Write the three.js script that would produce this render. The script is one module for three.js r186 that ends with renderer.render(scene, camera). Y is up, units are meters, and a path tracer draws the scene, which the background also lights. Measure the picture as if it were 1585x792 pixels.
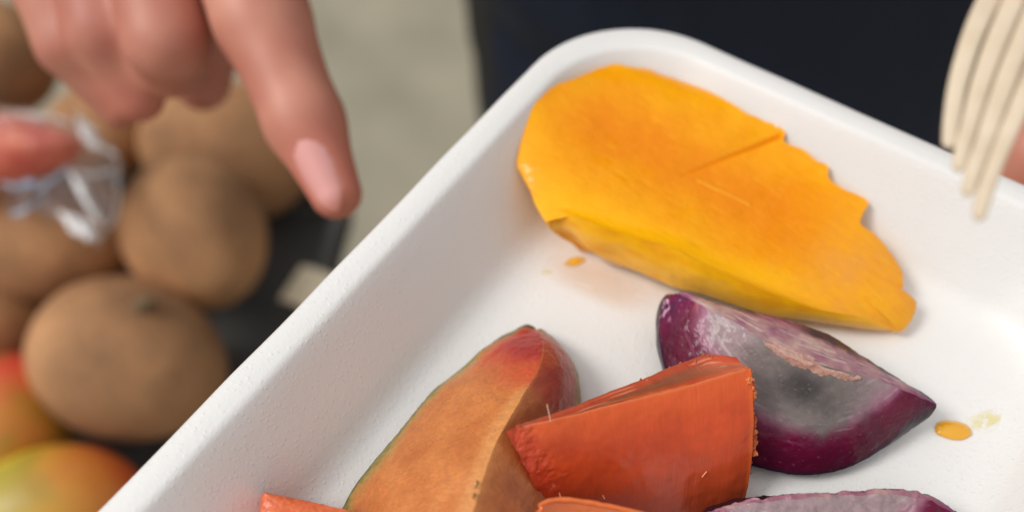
import * as THREE from 'three';
import { ImprovedNoise } from 'three/addons/math/ImprovedNoise.js';
import { MarchingCubes } from 'three/addons/objects/MarchingCubes.js';
import { mergeGeometries } from 'three/addons/utils/BufferGeometryUtils.js';

// ---------------------------------------------------------------- camera, sky, sun, exposure
// Lengths inside builders are millimetres about a point on the tray's floor, which lies 1 m above the ground.
const LEVEL = 1.0;
const scene = new THREE.Scene();
const camera = new THREE.PerspectiveCamera(31.57, 1024 / 511, 0.01, 200);
camera.position.set(0, LEVEL + 0.172, 0);
camera.rotation.set(-55 * Math.PI / 180, 0, 0);
camera.focus = 0.171;
camera.userData.fStop = 6.0;
camera.updateMatrixWorld();

const SUN = new THREE.Vector3(-0.86, 0.95, 0.08).normalize();
{ // an overcast market sky: brightest overhead, a broad brighter part round the veiled sun
  const w = 256, h = 128, d = new Float32Array(w * h * 4), v = new THREE.Vector3();
  for (let j = 0; j < h; j++) for (let i = 0; i < w; i++) {
    const el = ((j + 0.5) / h - 0.5) * Math.PI, az = ((i + 0.5) / w - 0.5) * 2 * Math.PI;
    v.set(Math.cos(el) * Math.cos(az), Math.sin(el), Math.cos(el) * Math.sin(az));
    const up = Math.max(v.y, 0);
    let l = v.y > 0 ? 0.24 + 0.44 * up : 0.14;
    l += v.y > 0 ? 0.7 * Math.pow(Math.max(v.dot(SUN), 0), 4) : 0;
    const k = (j * w + i) * 4;
    d[k] = l * 0.98; d[k + 1] = l * 0.985; d[k + 2] = l * 0.985; d[k + 3] = 1;
  }
  const sky = new THREE.DataTexture(d, w, h, THREE.RGBAFormat, THREE.FloatType);
  sky.mapping = THREE.EquirectangularReflectionMapping; sky.magFilter = THREE.LinearFilter; sky.minFilter = THREE.LinearFilter; sky.needsUpdate = true;
  scene.background = sky; scene.environment = sky;
}
const sun = new THREE.DirectionalLight(new THREE.Color(1, 0.965, 0.91), 1.5);
sun.position.copy(SUN).multiplyScalar(3).add(new THREE.Vector3(0, 1, -0.2)); sun.target.position.set(0, 1, -0.2);
sun.castShadow = true; sun.shadow.radius = 38; sun.shadow.mapSize.set(2048, 2048);
Object.assign(sun.shadow.camera, { left: -1, right: 1, top: 1, bottom: -1, near: 0.1, far: 8 });
scene.add(sun, sun.target);

const renderer = new THREE.WebGLRenderer({ antialias: true });
renderer.toneMapping = THREE.LinearToneMapping;
renderer.toneMappingExposure = 1.06;
renderer.shadowMap.enabled = true;

// ---------------------------------------------------------------- helpers
let seed = 20117;
const rnd = () => { seed = (seed * 1664525 + 1013904223) >>> 0; return seed / 4294967296; };
const perlin = new ImprovedNoise();
const noise = (x, y, z) => perlin.noise(x + 31.7, y + 11.3, z + 57.9);
const fbm = (x, y, z, o = 4) => { let a = 0, k = 0.5; for (let i = 0; i < o; i++) { a += k * noise(x, y, z); x *= 2.03; y *= 2.03; z *= 2.03; k *= 0.5; } return a; };
const clamp = (x, a = 0, b = 1) => Math.min(b, Math.max(a, x));
const smooth = (a, b, x) => { const t = clamp((x - a) / (b - a)); return t * t * (3 - 2 * t); };
const mix = (a, b, t) => a.map((x, i) => x + (b[i] - x) * clamp(t));
const lin = (c) => { const x = c / 255; return x <= 0.04045 ? x / 12.92 : Math.pow((x + 0.055) / 1.055, 2.4); };
const V = (p) => new THREE.Vector3(p[0], p[1], p[2]);
const curve = (pts, closed = false) => new THREE.CatmullRomCurve3(pts.map(V), closed, 'centripetal');
const add = (a, b, k = 1) => [a[0] + b[0] * k, a[1] + b[1] * k, a[2] + b[2] * k];
const lerp3 = (a, b, t) => [a[0] + (b[0] - a[0]) * t, a[1] + (b[1] - a[1]) * t, a[2] + (b[2] - a[2]) * t];
const used = new Map();
function numbered(name) { const n = used.get(name) ?? 0; used.set(name, n + 1); return n ? `${name}_${String(n).padStart(3, '0')}` : name; }
function tag(o, label, category, group) { o.userData.label = label; o.userData.category = category; if (group) o.userData.group = group; return o; }
function thing(name, base, label, category, group) {
  const g = new THREE.Group(); g.name = numbered(name); g.position.set(base[0] / 1000, LEVEL + base[1] / 1000, base[2] / 1000);
  g.userData.base = undefined; delete g.userData.base; bases.set(g, base); tag(g, label, category, group); scene.add(g); return g;
}
const bases = new Map();
const shade = (m) => { m.castShadow = true; m.receiveShadow = true; return m; };
// patch = { p: [[x,y,z]...] in mm, i: [indices], c: [[r,g,b] sRGB 0..255], uv: [[u,v] mm] }
function toGeometry(patches, base = [0, 0, 0]) {
  const gs = patches.map((q) => {
    const g = new THREE.BufferGeometry(), n = q.p.length, P = new Float32Array(n * 3), C = new Float32Array(n * 3), U = new Float32Array(n * 2);
    for (let k = 0; k < n; k++) {
      for (let a = 0; a < 3; a++) { P[k * 3 + a] = (q.p[k][a] - base[a]) / 1000; C[k * 3 + a] = q.c ? lin(clamp(q.c[k][a], 0, 255)) : 1; }
      if (q.uv) { U[k * 2] = q.uv[k][0] / 1000; U[k * 2 + 1] = q.uv[k][1] / 1000; }
    }
    g.setAttribute('position', new THREE.BufferAttribute(P, 3)); g.setAttribute('color', new THREE.BufferAttribute(C, 3)); g.setAttribute('uv', new THREE.BufferAttribute(U, 2));
    g.setIndex(q.i); if (q.n) g.setAttribute('normal', new THREE.BufferAttribute(q.n, 3)); else g.computeVertexNormals();
    return g;
  });
  return gs.length > 1 ? mergeGeometries(gs) : gs[0];
}
function part(name, patches, material, parent) {
  const m = shade(new THREE.Mesh(toGeometry(patches, bases.get(parent) ?? [0, 0, 0]), material));
  m.name = name; parent.add(m); return m;
}
function grid(rows, cols, f) { // f(i, j) -> {p, c, uv}
  const q = { p: [], i: [], c: [], uv: [] };
  for (let i = 0; i <= rows; i++) for (let j = 0; j <= cols; j++) { const r = f(i, j); q.p.push(r.p); q.c.push(r.c ?? [255, 255, 255]); q.uv.push(r.uv ?? [0, 0]); }
  const w = cols + 1;
  for (let i = 0; i < rows; i++) for (let j = 0; j < cols; j++) { const a = i * w + j; q.i.push(a, a + 1, a + w, a + 1, a + w + 1, a + w); }
  return q;
}
function faceOut(q, centre) { // turn the triangles so that they face away from a point
  let s = 0;
  for (let k = 0; k < q.i.length; k += 3 * Math.max(1, Math.floor(q.i.length / 600))) {
    const [a, b, c] = [q.p[q.i[k]], q.p[q.i[k + 1]], q.p[q.i[k + 2]]];
    const n = V(b).sub(V(a)).cross(V(c).sub(V(a))); s += Math.sign(n.dot(V(a).sub(V(centre))));
  }
  if (s < 0) for (let k = 0; k < q.i.length; k += 3) { const t = q.i[k]; q.i[k] = q.i[k + 1]; q.i[k + 1] = t; }
  return q;
}
// A body between rails that run along it; face f lies between rail f and the next. Returns a patch per face and the caps.
function railLoft({ rails, N = 160, M = 60, bulge = [], color, wobble, caps = [false, true], taper = 1 }) {
  const cs = rails.map((r) => curve(r)), R = rails.length;
  const S = []; for (let i = 0; i <= N; i++) S.push(cs.map((c) => c.getPoint(i / N).toArray()));
  const centre = (i) => S[i].reduce((a, p) => add(a, p, 1 / R), [0, 0, 0]);
  const mid = centre(N >> 1), faces = [];
  const wob = (p) => wobble ? add(p, wobble(p)) : p;
  for (let f = 0; f < R; f++) {
    const m = Array.isArray(M) ? M[f] : M, g = (f + 1) % R;
    let along = 0;
    const q = grid(N, m, (i, j) => {
      const t = i / N, s = j / m, A = S[i][f], B = S[i][g], a0 = S[Math.max(0, i - 1)], a1 = S[Math.min(N, i + 1)];
      const T = V(lerp3(a1[f], a1[g], s)).sub(V(lerp3(a0[f], a0[g], s)));
      const w = V(B).sub(V(A)), n = T.clone().cross(w);
      if (n.lengthSq() > 0) n.normalize();
      if (n.dot(V(lerp3(A, B, 0.5)).sub(V(centre(i)))) < 0) n.negate();
      if (j === 0) along += T.length() / 2;
      const b = (typeof bulge[f] === 'function' ? bulge[f](t, s) : (bulge[f] ?? 0) * 4 * s * (1 - s)) * (taper ? Math.sqrt(Math.max(0, Math.sin(Math.PI * clamp(t, 0.0, caps[1] ? 0.5 : 1)))) : 1);
      const p = wob(add(lerp3(A, B, s), n.toArray(), b));
      return { p, c: color(f, t, s, p, w.length()), uv: [along, s * w.length()] };
    });
    faces.push(faceOut(q, mid));
  }
  const ends = [];
  caps.forEach((on, e) => {
    if (!on) return;
    const i = e ? N : 0, ring = [], rc = [];
    for (let f = 0; f < R; f++) { const m = Array.isArray(M) ? M[f] : M, q = faces[f]; for (let j = 0; j < m; j++) { ring.push(q.p[i * (m + 1) + j]); rc.push(q.c[i * (m + 1) + j]); } }
    const c = ring.reduce((a, p) => add(a, p, 1 / ring.length), [0, 0, 0]);
    const q = grid(14, ring.length, (k, j) => { const p = lerp3(ring[j % ring.length], c, k / 14); return { p: k ? wob(p) : p, c: color(-1 - e, e, k / 14, p, 10), uv: [p[0], p[1] + p[2]] }; });
    ends.push(faceOut(q, mid));
  });
  return { faces, ends };
}
// small repeating height maps (a is a function of u, v in 0..1 that wraps)
function heightMap(n, a, tile) {
  const d = new Uint8Array(n * n * 4);
  for (let j = 0; j < n; j++) for (let i = 0; i < n; i++) { const v = clamp(a(i / n, j / n)) * 255, k = (j * n + i) * 4; d[k] = d[k + 1] = d[k + 2] = v; d[k + 3] = 255; }
  const t = new THREE.DataTexture(d, n, n); t.wrapS = t.wrapT = THREE.RepeatWrapping; t.magFilter = THREE.LinearFilter; t.minFilter = THREE.LinearMipmapLinearFilter; t.generateMipmaps = true; t.repeat.set(1000 / tile, 1000 / tile); t.needsUpdate = true;
  return t;
}
const ring4 = (u, v, k, f) => { const a = u * 2 * Math.PI, b = v * 2 * Math.PI; return f(Math.cos(a) * k, Math.sin(a) * k + Math.cos(b) * k * 0.83, Math.sin(b) * k); };
function cells(n, jitterSeed) { // distance to nearest and second nearest of n x n jittered points, wrapping
  const pts = []; let s = jitterSeed; const r = () => { s = (s * 1664525 + 1013904223) >>> 0; return s / 4294967296; };
  for (let i = 0; i < n * n; i++) pts.push([(i % n + r()) / n, (Math.floor(i / n) + r()) / n, r()]);
  return (u, v) => {
    let d1 = 9, d2 = 9, id = 0; const cu = Math.floor(u * n), cv = Math.floor(v * n);
    for (let b = -1; b <= 1; b++) for (let a = -1; a <= 1; a++) {
      const p = pts[((cv + b + n) % n) * n + ((cu + a + n) % n)];
      let dx = Math.abs(p[0] - u), dy = Math.abs(p[1] - v); dx = Math.min(dx, 1 - dx); dy = Math.min(dy, 1 - dy);
      const d = Math.hypot(dx, dy) * n; if (d < d1) { d2 = d1; d1 = d; id = p[2]; } else if (d < d2) d2 = d;
    }
    return [d1, d2, id];
  };
}
const cA = cells(26, 7), cB = cells(60, 19);
const foamBump = heightMap(768, (u, v) => { const a = cA(u, v), b = cB(u, v); return 0.3 + 0.1 * (a[1] - a[0]) + 0.08 * (a[2] - 0.5) + 0.16 * (b[2] - 0.5) + 0.12 * (b[1] - b[0]) + 0.3 * (b[2] > 0.9 ? smooth(0.7, 0.1, b[0]) : 0); }, 38);
const fleshBump = heightMap(512, (u, v) => { const b = cB(u, v); return 0.5 + 0.55 * ring4(u, v, 3.1, (x, y, z) => fbm(x, y, z, 5)) + 0.22 * (b[1] - b[0]) - 0.08; }, 16);
const streakBump = heightMap(512, (u, v) => 0.5 + 0.5 * (() => { return noise(Math.cos(u * 2 * Math.PI) * 9, Math.sin(u * 2 * Math.PI) * 9, Math.cos(v * 2 * Math.PI) * 0.9 + Math.sin(u * 12 * Math.PI) * 0.15) + 0.5 * noise(Math.cos(u * 2 * Math.PI) * 22, Math.sin(u * 2 * Math.PI) * 22, Math.sin(v * 2 * Math.PI) * 1.6); })(), 22);
const skinBump = heightMap(512, (u, v) => 0.5 + 0.6 * ring4(u, v, 2.2, (x, y, z) => fbm(x, y, z, 6)), 60);
const wove = heightMap(256, (u, v) => 0.5 + 0.25 * Math.sin(u * 2 * Math.PI * 24) * Math.sin(v * 2 * Math.PI * 24) + 0.3 * ring4(u, v, 3, (x, y, z) => fbm(x, y, z, 4)), 24);

const flesh = (o = {}) => new THREE.MeshPhysicalMaterial({ vertexColors: true, roughness: 0.42, bumpMap: fleshBump, bumpScale: 0.00022, clearcoat: 0.25, clearcoatRoughness: 0.28, ...o });
const M = {
  foam: new THREE.MeshPhysicalMaterial({ vertexColors: true, roughness: 0.42, bumpMap: foamBump, bumpScale: 0.00013, clearcoat: 0.35, clearcoatRoughness: 0.22 }),
  mango: flesh({ roughness: 0.45, bumpScale: 0.00009, clearcoat: 0.32, clearcoatRoughness: 0.14, specularIntensity: 0.25 }),
  wetFlesh: flesh({ roughness: 0.3, bumpScale: 0.0006, clearcoat: 1, clearcoatRoughness: 0.08 }),
  mangoSide: flesh({ roughness: 0.4, bumpScale: 0.00006, clearcoat: 0.3, clearcoatRoughness: 0.24, specularIntensity: 0.6 }),
  mamey: flesh({ roughness: 0.4, bumpMap: streakBump, bumpScale: 0.000035, clearcoat: 0.35, clearcoatRoughness: 0.22, specularIntensity: 0.6 }),
  sapodilla: flesh({ roughness: 0.42, bumpScale: 0.00022, clearcoat: 0.45, clearcoatRoughness: 0.22, specularIntensity: 0.6 }),
  star: flesh({ roughness: 0.4, bumpScale: 0.00012, clearcoat: 0.22, clearcoatRoughness: 0.12, specularIntensity: 0.25 }),
  rind: new THREE.MeshPhysicalMaterial({ vertexColors: true, roughness: 0.38, bumpMap: skinBump, bumpScale: 0.0002 }),
  brown: new THREE.MeshStandardMaterial({ vertexColors: true, roughness: 0.85, bumpMap: skinBump, bumpScale: 0.0004 }),
  mangoSkin: new THREE.MeshPhysicalMaterial({ vertexColors: true, roughness: 0.45, bumpMap: skinBump, bumpScale: 0.0002, clearcoat: 0.2, clearcoatRoughness: 0.4 }),
  juice: new THREE.MeshPhysicalMaterial({ color: new THREE.Color(0.9, 0.42, 0.005), transparent: true, opacity: 0.9, roughness: 0.08, clearcoat: 1, clearcoatRoughness: 0.04 }),
  fork: new THREE.MeshStandardMaterial({ vertexColors: true, roughness: 0.5, bumpMap: skinBump, bumpScale: 0.00015 }),
  skin: new THREE.MeshPhysicalMaterial({ vertexColors: true, roughness: 0.5, sheen: 0.2, sheenRoughness: 0.5 }),
  nail: new THREE.MeshPhysicalMaterial({ vertexColors: true, roughness: 0.3, clearcoat: 1, clearcoatRoughness: 0.12 }),
  film: new THREE.MeshPhysicalMaterial({ color: 0xffffff, roughness: 0.06, transmission: 1, thickness: 0, ior: 1.5 }),
  glintCrease: new THREE.MeshPhysicalMaterial({ color: new THREE.Color(0.97, 0.97, 0.98), roughness: 0.25, transparent: true, opacity: 0.82, clearcoat: 1, clearcoatRoughness: 0.1 }),
  blueGlint: new THREE.MeshPhysicalMaterial({ color: new THREE.Color(0.5, 0.64, 0.82), roughness: 0.12, transparent: true, opacity: 0.75, clearcoat: 1, clearcoatRoughness: 0.04 }),
  filmFold: new THREE.MeshPhysicalMaterial({ color: new THREE.Color(0.8, 0.82, 0.87), roughness: 0.12, transparent: true, opacity: 0.2, clearcoat: 1, clearcoatRoughness: 0.05 }),
  plastic: new THREE.MeshStandardMaterial({ color: new THREE.Color(0.075, 0.073, 0.07), roughness: 0.6 }),
  lit_patch: new THREE.MeshStandardMaterial({ vertexColors: true, roughness: 0.85 }),
  cloth: new THREE.MeshStandardMaterial({ vertexColors: true, roughness: 0.95, bumpMap: wove, bumpScale: 0.0003 }),
};

// ---------------------------------------------------------------- ground
{
  const n = 512, d = new Uint8Array(n * n * 4);
  for (let j = 0; j < n; j++) for (let i = 0; i < n; i++) {
    const f = ring4(i / n, j / n, 1.6, (x, y, z) => fbm(x, y, z, 6)), k = (j * n + i) * 4, w = 1 + 0.16 * f;
    d[k] = clamp(152 * w, 0, 255); d[k + 1] = clamp(145 * w, 0, 255); d[k + 2] = clamp(126 * w, 0, 255); d[k + 3] = 255;
  }
  const t = new THREE.DataTexture(d, n, n); t.colorSpace = THREE.SRGBColorSpace; t.wrapS = t.wrapT = THREE.RepeatWrapping; t.magFilter = THREE.LinearFilter; t.minFilter = THREE.LinearMipmapLinearFilter; t.generateMipmaps = true; t.repeat.set(60, 60); t.needsUpdate = true;
  const g = new THREE.Mesh(new THREE.PlaneGeometry(80, 80).rotateX(-Math.PI / 2), new THREE.MeshStandardMaterial({ map: t, roughness: 0.9 }));
  g.name = 'ground'; g.receiveShadow = true; g.userData.kind = 'structure'; scene.add(g);
}

// ---------------------------------------------------------------- foam tray
const CORNER = [22.09, -186.13], E1 = [-0.5717, 0.8204], E2 = [0.8204, 0.5717], LONG = 228, WIDE = 150;
const onTray = (a, b, y) => [CORNER[0] + E1[0] * a + E2[0] * b, y, CORNER[1] + E1[1] * a + E2[1] * b];
{
  const tray = thing('foam_tray', onTray(LONG / 2, WIDE / 2, 0), 'white foam tray with rounded corner and raised rim, holding the cut fruit', 'tray');
  const upper = [[34, 0], [29, 0.05], [25, 0.3], [22, 1.0], [19.6, 2.8], [17, 6.6], [14, 11.4], [11.4, 15.6], [9.4, 18.9], [8.0, 21.0], [7.2, 21.95], [6.4, 22.4], [5.3, 22.6], [4.0, 22.7], [2.5, 22.6], [1.2, 22.2], [0.35, 21.3], [0, 20.1], [0.4, 19.2], [1.6, 18.9], [4, 18.9], [6.4, 18.0], [8.4, 15.4], [11, 11], [14, 6], [16.6, 1.4], [19, -1.4], [22, -2.3], [27, -2.6], [34, -2.6]];
  const pc = curve(upper.map(([d, y]) => [d, y, 0])), K = 150;
  const prof = []; for (let k = 0; k <= K; k++) { const p = pc.getPoint(k / K); prof.push([p.x, p.y]); }
  const cut1 = Math.round(K * 9 / 29), cut2 = Math.round(K * 21 / 29);
  function outline(d) { // points round the tray at inset d, [a, b, arc]
    const r = Math.max(30 - d * 0.62, 8), pts = [], q = [[d + r, d + r, Math.PI], [LONG - d - r, d + r, 1.5 * Math.PI], [LONG - d - r, WIDE - d - r, 0], [d + r, WIDE - d - r, 0.5 * Math.PI]];
    const order = [[0, Math.PI, 1.5 * Math.PI], [1, 1.5 * Math.PI, 2 * Math.PI], [2, 0, 0.5 * Math.PI], [3, 0.5 * Math.PI, Math.PI]];
    for (const [c, a0, a1] of order) {
      const [ca, cb] = q[c];
      for (let k = 0; k <= 20; k++) { const a = a0 + (a1 - a0) * k / 20; pts.push([ca + Math.cos(a) * r, cb + Math.sin(a) * r]); }
      const nx = order[(c + 1) % 4], [na, nb] = q[nx[0]], S = pts[pts.length - 1], Z = [na + Math.cos(nx[1]) * r, nb + Math.sin(nx[1]) * r];
      for (let k = 1; k < 40; k++) pts.push([S[0] + (Z[0] - S[0]) * k / 40, S[1] + (Z[1] - S[1]) * k / 40]);
    }
    return pts;
  }
  const sag = (a, b) => 0.9 * fbm(a * 0.012, b * 0.012, 3.3, 2);
  const rings = prof.map(([d, y]) => outline(d).map(([a, b]) => { const w = smooth(0, 26, d); return add(onTray(a, b, y + sag(a, b) * (1 - w) + 0.35 * fbm(a * 0.05, b * 0.05, 1.7, 3) * w), [0.25 * noise(a * 0.06, b * 0.06, 9), 0, 0.25 * noise(a * 0.06, b * 0.06, 4)]); }));
  const n = rings[0].length, arc = [0]; for (let j = 1; j <= n; j++) arc.push(arc[j - 1] + V(rings[60][j % n]).distanceTo(V(rings[60][j - 1])));
  let run = 0; const len = prof.map((p, k) => (run += k ? Math.hypot(p[0] - prof[k - 1][0], p[1] - prof[k - 1][1]) : 0));
  const tint = (p) => { const f = fbm(p[0] * 0.03, p[1] * 0.03, p[2] * 0.03, 3); return [234 + 4 * f, 232 + 4 * f, 230 + 4 * f]; };
  const shell = grid(K, n, (k, j) => ({ p: rings[k][j % n], c: tint(rings[k][j % n]), uv: [arc[j], len[k]] }));
  const whole = toGeometry([shell], bases.get(tray)), w = n + 1;
  const nrm = whole.getAttribute('normal'); // join the seam
  for (let k = 0; k <= K; k++) { const a = k * w, b = k * w + n; for (const f of ['getX', 'getY', 'getZ']) { const s = nrm[f](a) + nrm[f](b); nrm[f.replace('get', 'set')](a, s); nrm[f.replace('get', 'set')](b, s); } }
  if (nrm.getY(Math.round(K * 14 / 29) * w) < 0) { for (let k = 0; k < nrm.array.length; k++) nrm.array[k] *= -1; const ix = whole.index.array; for (let k = 0; k < ix.length; k += 3) { const t = ix[k]; ix[k] = ix[k + 1]; ix[k + 1] = t; } }
  const slice = (name, ranges) => {
    const g = whole.clone(), id = []; for (const [a, b] of ranges) for (let k = a * n * 6; k < b * n * 6; k++) id.push(whole.index.array[k]);
    g.setIndex(id); const m = shade(new THREE.Mesh(g, M.foam)); m.name = name; tray.add(m);
  };
  slice('side_wall', [[0, cut1], [cut2, K]]); slice('rim', [[cut1, cut2]]);
  const mid = [LONG / 2, WIDE / 2], disc = (k, y, flip) => {
    const o = outline(34), q = grid(60, n, (i, j) => {
      const [a0, b0] = o[j % n], a = a0 + (mid[0] - a0) * i / 60, b = b0 + (mid[1] - b0) * i / 60;
      const p = i ? onTray(a, b, y + 0.35 * fbm(a * 0.05, b * 0.05, 1.7, 3)) : rings[k][j % n];
      return { p, c: tint(p), uv: [a, b] };
    });
    return faceOut(q, onTray(mid[0], mid[1], flip ? 40 : -40));
  };
  part('tray_floor', [disc(0, 0, false), disc(K, -2.6, true)], M.foam, tray);
}

// ---------------------------------------------------------------- mango slice
{
  const edge = [ // outline of the cut face and, on the near side, the lower edge of the slice under it
    [[1.2, 16, -134.2]], [[2, 18, -139.9]], [[4.8, 21, -147.3]], [[9.7, 22, -153]], [[15.4, 22, -156.2]], [[21.2, 21, -160.5]], [[25, 20, -162.9]], [[28.5, 20, -161.8]], [[32.1, 19, -162.4]], [[36.1, 19, -160.2]], [[41.8, 18, -158.6]], [[47, 18, -155.5]], [[51.4, 18, -152.1]], [[54.6, 18, -148.8]], [[59.1, 17, -147]], [[62, 17, -145.4]], [[63.1, 17, -143.4]], [[62.6, 16.5, -141.4]], [[67, 16, -138.7]], [[69.3, 15.5, -136.2]], [[72, 15, -134.9]], [[72, 14, -132.1]], [[74.7, 13.5, -129.5]], [[77.8, 13, -128.2]], [[80, 12.5, -126.4]], [[78.7, 11.5, -124]], [[77.8, 11, -121.5]], [[81, 10, -119]], [[83.5, 9, -115.2]], [[85.6, 7.5, -111.4]], [[85.3, 7, -108.1]], [[85.1, 6, -106.6]], [[88, 5, -104.9]], [[86.6, 4, -101.1]], [[83.5, 3.2, -98.3]], [[81.5, 3.6, -99.2],[81.9, 1.5, -99.6]], [[74.7, 7, -99.6],[75.8, 3, -99.1]], [[64.1, 9.5, -100.3],[65.2, 4.5, -100]], [[53.2, 12, -103.4],[54.4, 5.5, -101.3]], [[41.1, 13.8, -108.3],[41.8, 6, -105.9]], [[33.2, 15, -112.3],[35, 6.2, -108]], [[24.9, 15.4, -115.1],[25.1, 7, -113.1]], [[16.6, 15.8, -118.4],[17.2, 8, -116.2]], [[12.9, 15.6, -120.7],[14, 9.6, -119]], [[10.8, 15.4, -122.1],[11.4, 11, -120.1]], [[9.3, 14.5, -121.2],[9.7, 11.5, -120.1]], [[7.6, 14, -119.8]], [[5.9, 14.5, -122.6]], [[4, 15, -127.9]], [[2, 15.5, -132.4]]];
  const c0 = [41.8, 16, -126];
  const top = edge.map((e) => e[0]);
  const low = edge.map((e) => e[1] ?? (() => { const d = [c0[0] - e[0][0], 0, c0[2] - e[0][2]], l = Math.hypot(d[0], d[2]); return [e[0][0] + d[0] / l * 4.2, Math.max(1, e[0][1] - 7.5), e[0][2] + d[2] / l * 4.2]; })());
  const T = curve(top, true), B = curve(low, true), n = 520, A = [], L = [];
  for (let j = 0; j < n; j++) {
    const a = T.getPoint(j / n).toArray(), b = B.getPoint(j / n).toArray();
    const w = 0.28 * fbm(a[0] * 0.35, a[2] * 0.35, 2, 4), d = V(a).sub(V(c0)).normalize();
    A.push(add(a, d.toArray(), w * 1.6)); L.push(add(b, d.toArray(), w));
  }
  const cutA = [63.6, 16, -143.7], cutB = [38, 17, -132.2], seg = (p, a, b) => { const ab = [b[0] - a[0], b[2] - a[2]], t = clamp(((p[0] - a[0]) * ab[0] + (p[2] - a[2]) * ab[1]) / (ab[0] ** 2 + ab[1] ** 2)); return [Math.hypot(p[0] - a[0] - ab[0] * t, p[2] - a[2] - ab[1] * t), t]; };
  const scA = [42.2, 17, -131.1], scB = [53.2, 16, -125.6], ridgeA = [9.6, 15, -121.3], ridgeB = [44.3, 15, -106.3], ridgeC = [81.3, 4, -99];
  const deepA = [21.9, 19, -144.5], deepB = [61.9, 15, -121.3];
  const tone = (p) => {
    const near = Math.min(seg(p, ridgeA, ridgeB)[0], seg(p, ridgeB, ridgeC)[0]), f = fbm(p[0] * 0.12, p[1] * 0.12, p[2] * 0.12, 4), g = fbm(p[0] * 0.9, p[1] * 0.9, p[2] * 0.9, 3);
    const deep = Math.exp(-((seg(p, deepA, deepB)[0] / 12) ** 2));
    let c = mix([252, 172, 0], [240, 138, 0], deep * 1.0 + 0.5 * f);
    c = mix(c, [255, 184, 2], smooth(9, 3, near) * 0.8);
    const wet = smooth(30, 8, V(p).distanceTo(V(wetAt)));
    c = mix(c, [238, 158, 52], wet * (0.75 + f));
    const fibre = noise(p[0] * 0.16 + p[2] * 0.1, (p[0] * -0.6 + p[2] * 0.85) * 1.3, 3.1) + 0.5 * noise(p[0] * 0.4, (p[0] * -0.6 + p[2] * 0.85) * 2.9, 7.7);
    c = mix(c, [255, 196, 40], smooth(0.25, 0.7, fibre) * 0.22); c = mix(c, [226, 124, 0], smooth(-0.25, -0.7, fibre) * 0.2);
    return c.map((x) => x * (1 + 0.03 * g));
  };
  const wetAt = [81.2, 7, -104.6];
  const R = 150;
  const plane = (() => { // the flat cut through the fruit: least squares through the outline
    let sx = 0, sz = 0, sy = 0, xx = 0, zz = 0, xz = 0, xy = 0, zy = 0; for (const a of A) { const x = a[0] - c0[0], z = a[2] - c0[2]; sx += x; sz += z; sy += a[1]; xx += x * x; zz += z * z; xz += x * z; xy += x * a[1]; zy += z * a[1]; }
    const m = new THREE.Matrix3().set(xx, xz, sx, xz, zz, sz, sx, sz, A.length).invert(), r = new THREE.Vector3(xy, zy, sy).applyMatrix3(m);
    return (p) => r.x * (p[0] - c0[0]) + r.y * (p[2] - c0[2]) + r.z;
  })();
  const face = grid(R, n, (k, j) => {
    const r = k / R, a = A[j % n], e = 1 - Math.pow(1 - r, 1.25);
    let p = lerp3(a, c0, e); const u = 1 - r; p[1] = plane(p) + (a[1] - plane(a)) * Math.exp(-V([p[0] - a[0], 0, p[2] - a[2]]).length() / 3.2);
    const near = Math.min(seg(p, ridgeA, ridgeB)[0], seg(p, ridgeB, ridgeC)[0]);
    let y = 1.1 * (1 - Math.pow(u, 4)) - 1.5 * Math.exp(-((seg(p, deepA, deepB)[0] / 14) ** 2)) * (1 - u ** 4);
    y += 0.35 * fbm(p[0] * 0.16, 3, p[2] * 0.16, 4) * (1 - u ** 8);
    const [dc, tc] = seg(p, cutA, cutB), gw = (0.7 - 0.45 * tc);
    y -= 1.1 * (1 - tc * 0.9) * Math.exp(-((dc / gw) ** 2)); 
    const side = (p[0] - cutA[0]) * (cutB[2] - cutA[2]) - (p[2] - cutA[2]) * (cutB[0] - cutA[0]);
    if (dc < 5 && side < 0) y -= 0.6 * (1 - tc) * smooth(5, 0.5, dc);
    const [ds] = seg(p, scA, scB); y += 0.25 * Math.exp(-((ds / 0.3) ** 2));
    y -= 1.0 * smooth(3.2, 0, near) * (1 - u ** 6) * 0.5;
    p = [p[0], p[1] + y, p[2]];
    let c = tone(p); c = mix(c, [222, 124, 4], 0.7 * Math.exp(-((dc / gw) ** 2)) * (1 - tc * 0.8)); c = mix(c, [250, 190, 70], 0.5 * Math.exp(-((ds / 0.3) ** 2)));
    return { p, c, uv: [p[0], p[2]] };
  });
  const mango = thing('mango_slice', [c0[0], 0, c0[2]], 'thick golden yellow mango slice with ragged right end leaning in the tray corner', 'mango slice');
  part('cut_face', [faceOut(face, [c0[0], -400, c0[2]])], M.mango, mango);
  const side = grid(36, n, (k, j) => {
    const s = k / 36, a = A[j % n], b = L[j % n], base = [c0[0] + (b[0] - c0[0]) * 0.8, 0.4, c0[2] + (b[2] - c0[2]) * 0.8];
    let p = s < 0.6 ? lerp3(a, b, s / 0.6) : lerp3(b, base, (s - 0.6) / 0.4);
    const out = V([p[0] - c0[0], 0, p[2] - c0[2]]).normalize(), bump = 0.7 * Math.sin(Math.PI * clamp(s / 0.6)) + 0.5 * fbm(p[0] * 0.14, p[1] * 0.2, p[2] * 0.14, 4) * Math.sin(Math.PI * s);
    p = add(p, out.toArray(), bump);
    const f = fbm(p[0] * 0.1, p[1] * 0.25, p[2] * 0.1, 4), g = fbm(p[0] * 0.7, p[1] * 0.7, p[2] * 0.7, 3);
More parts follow.
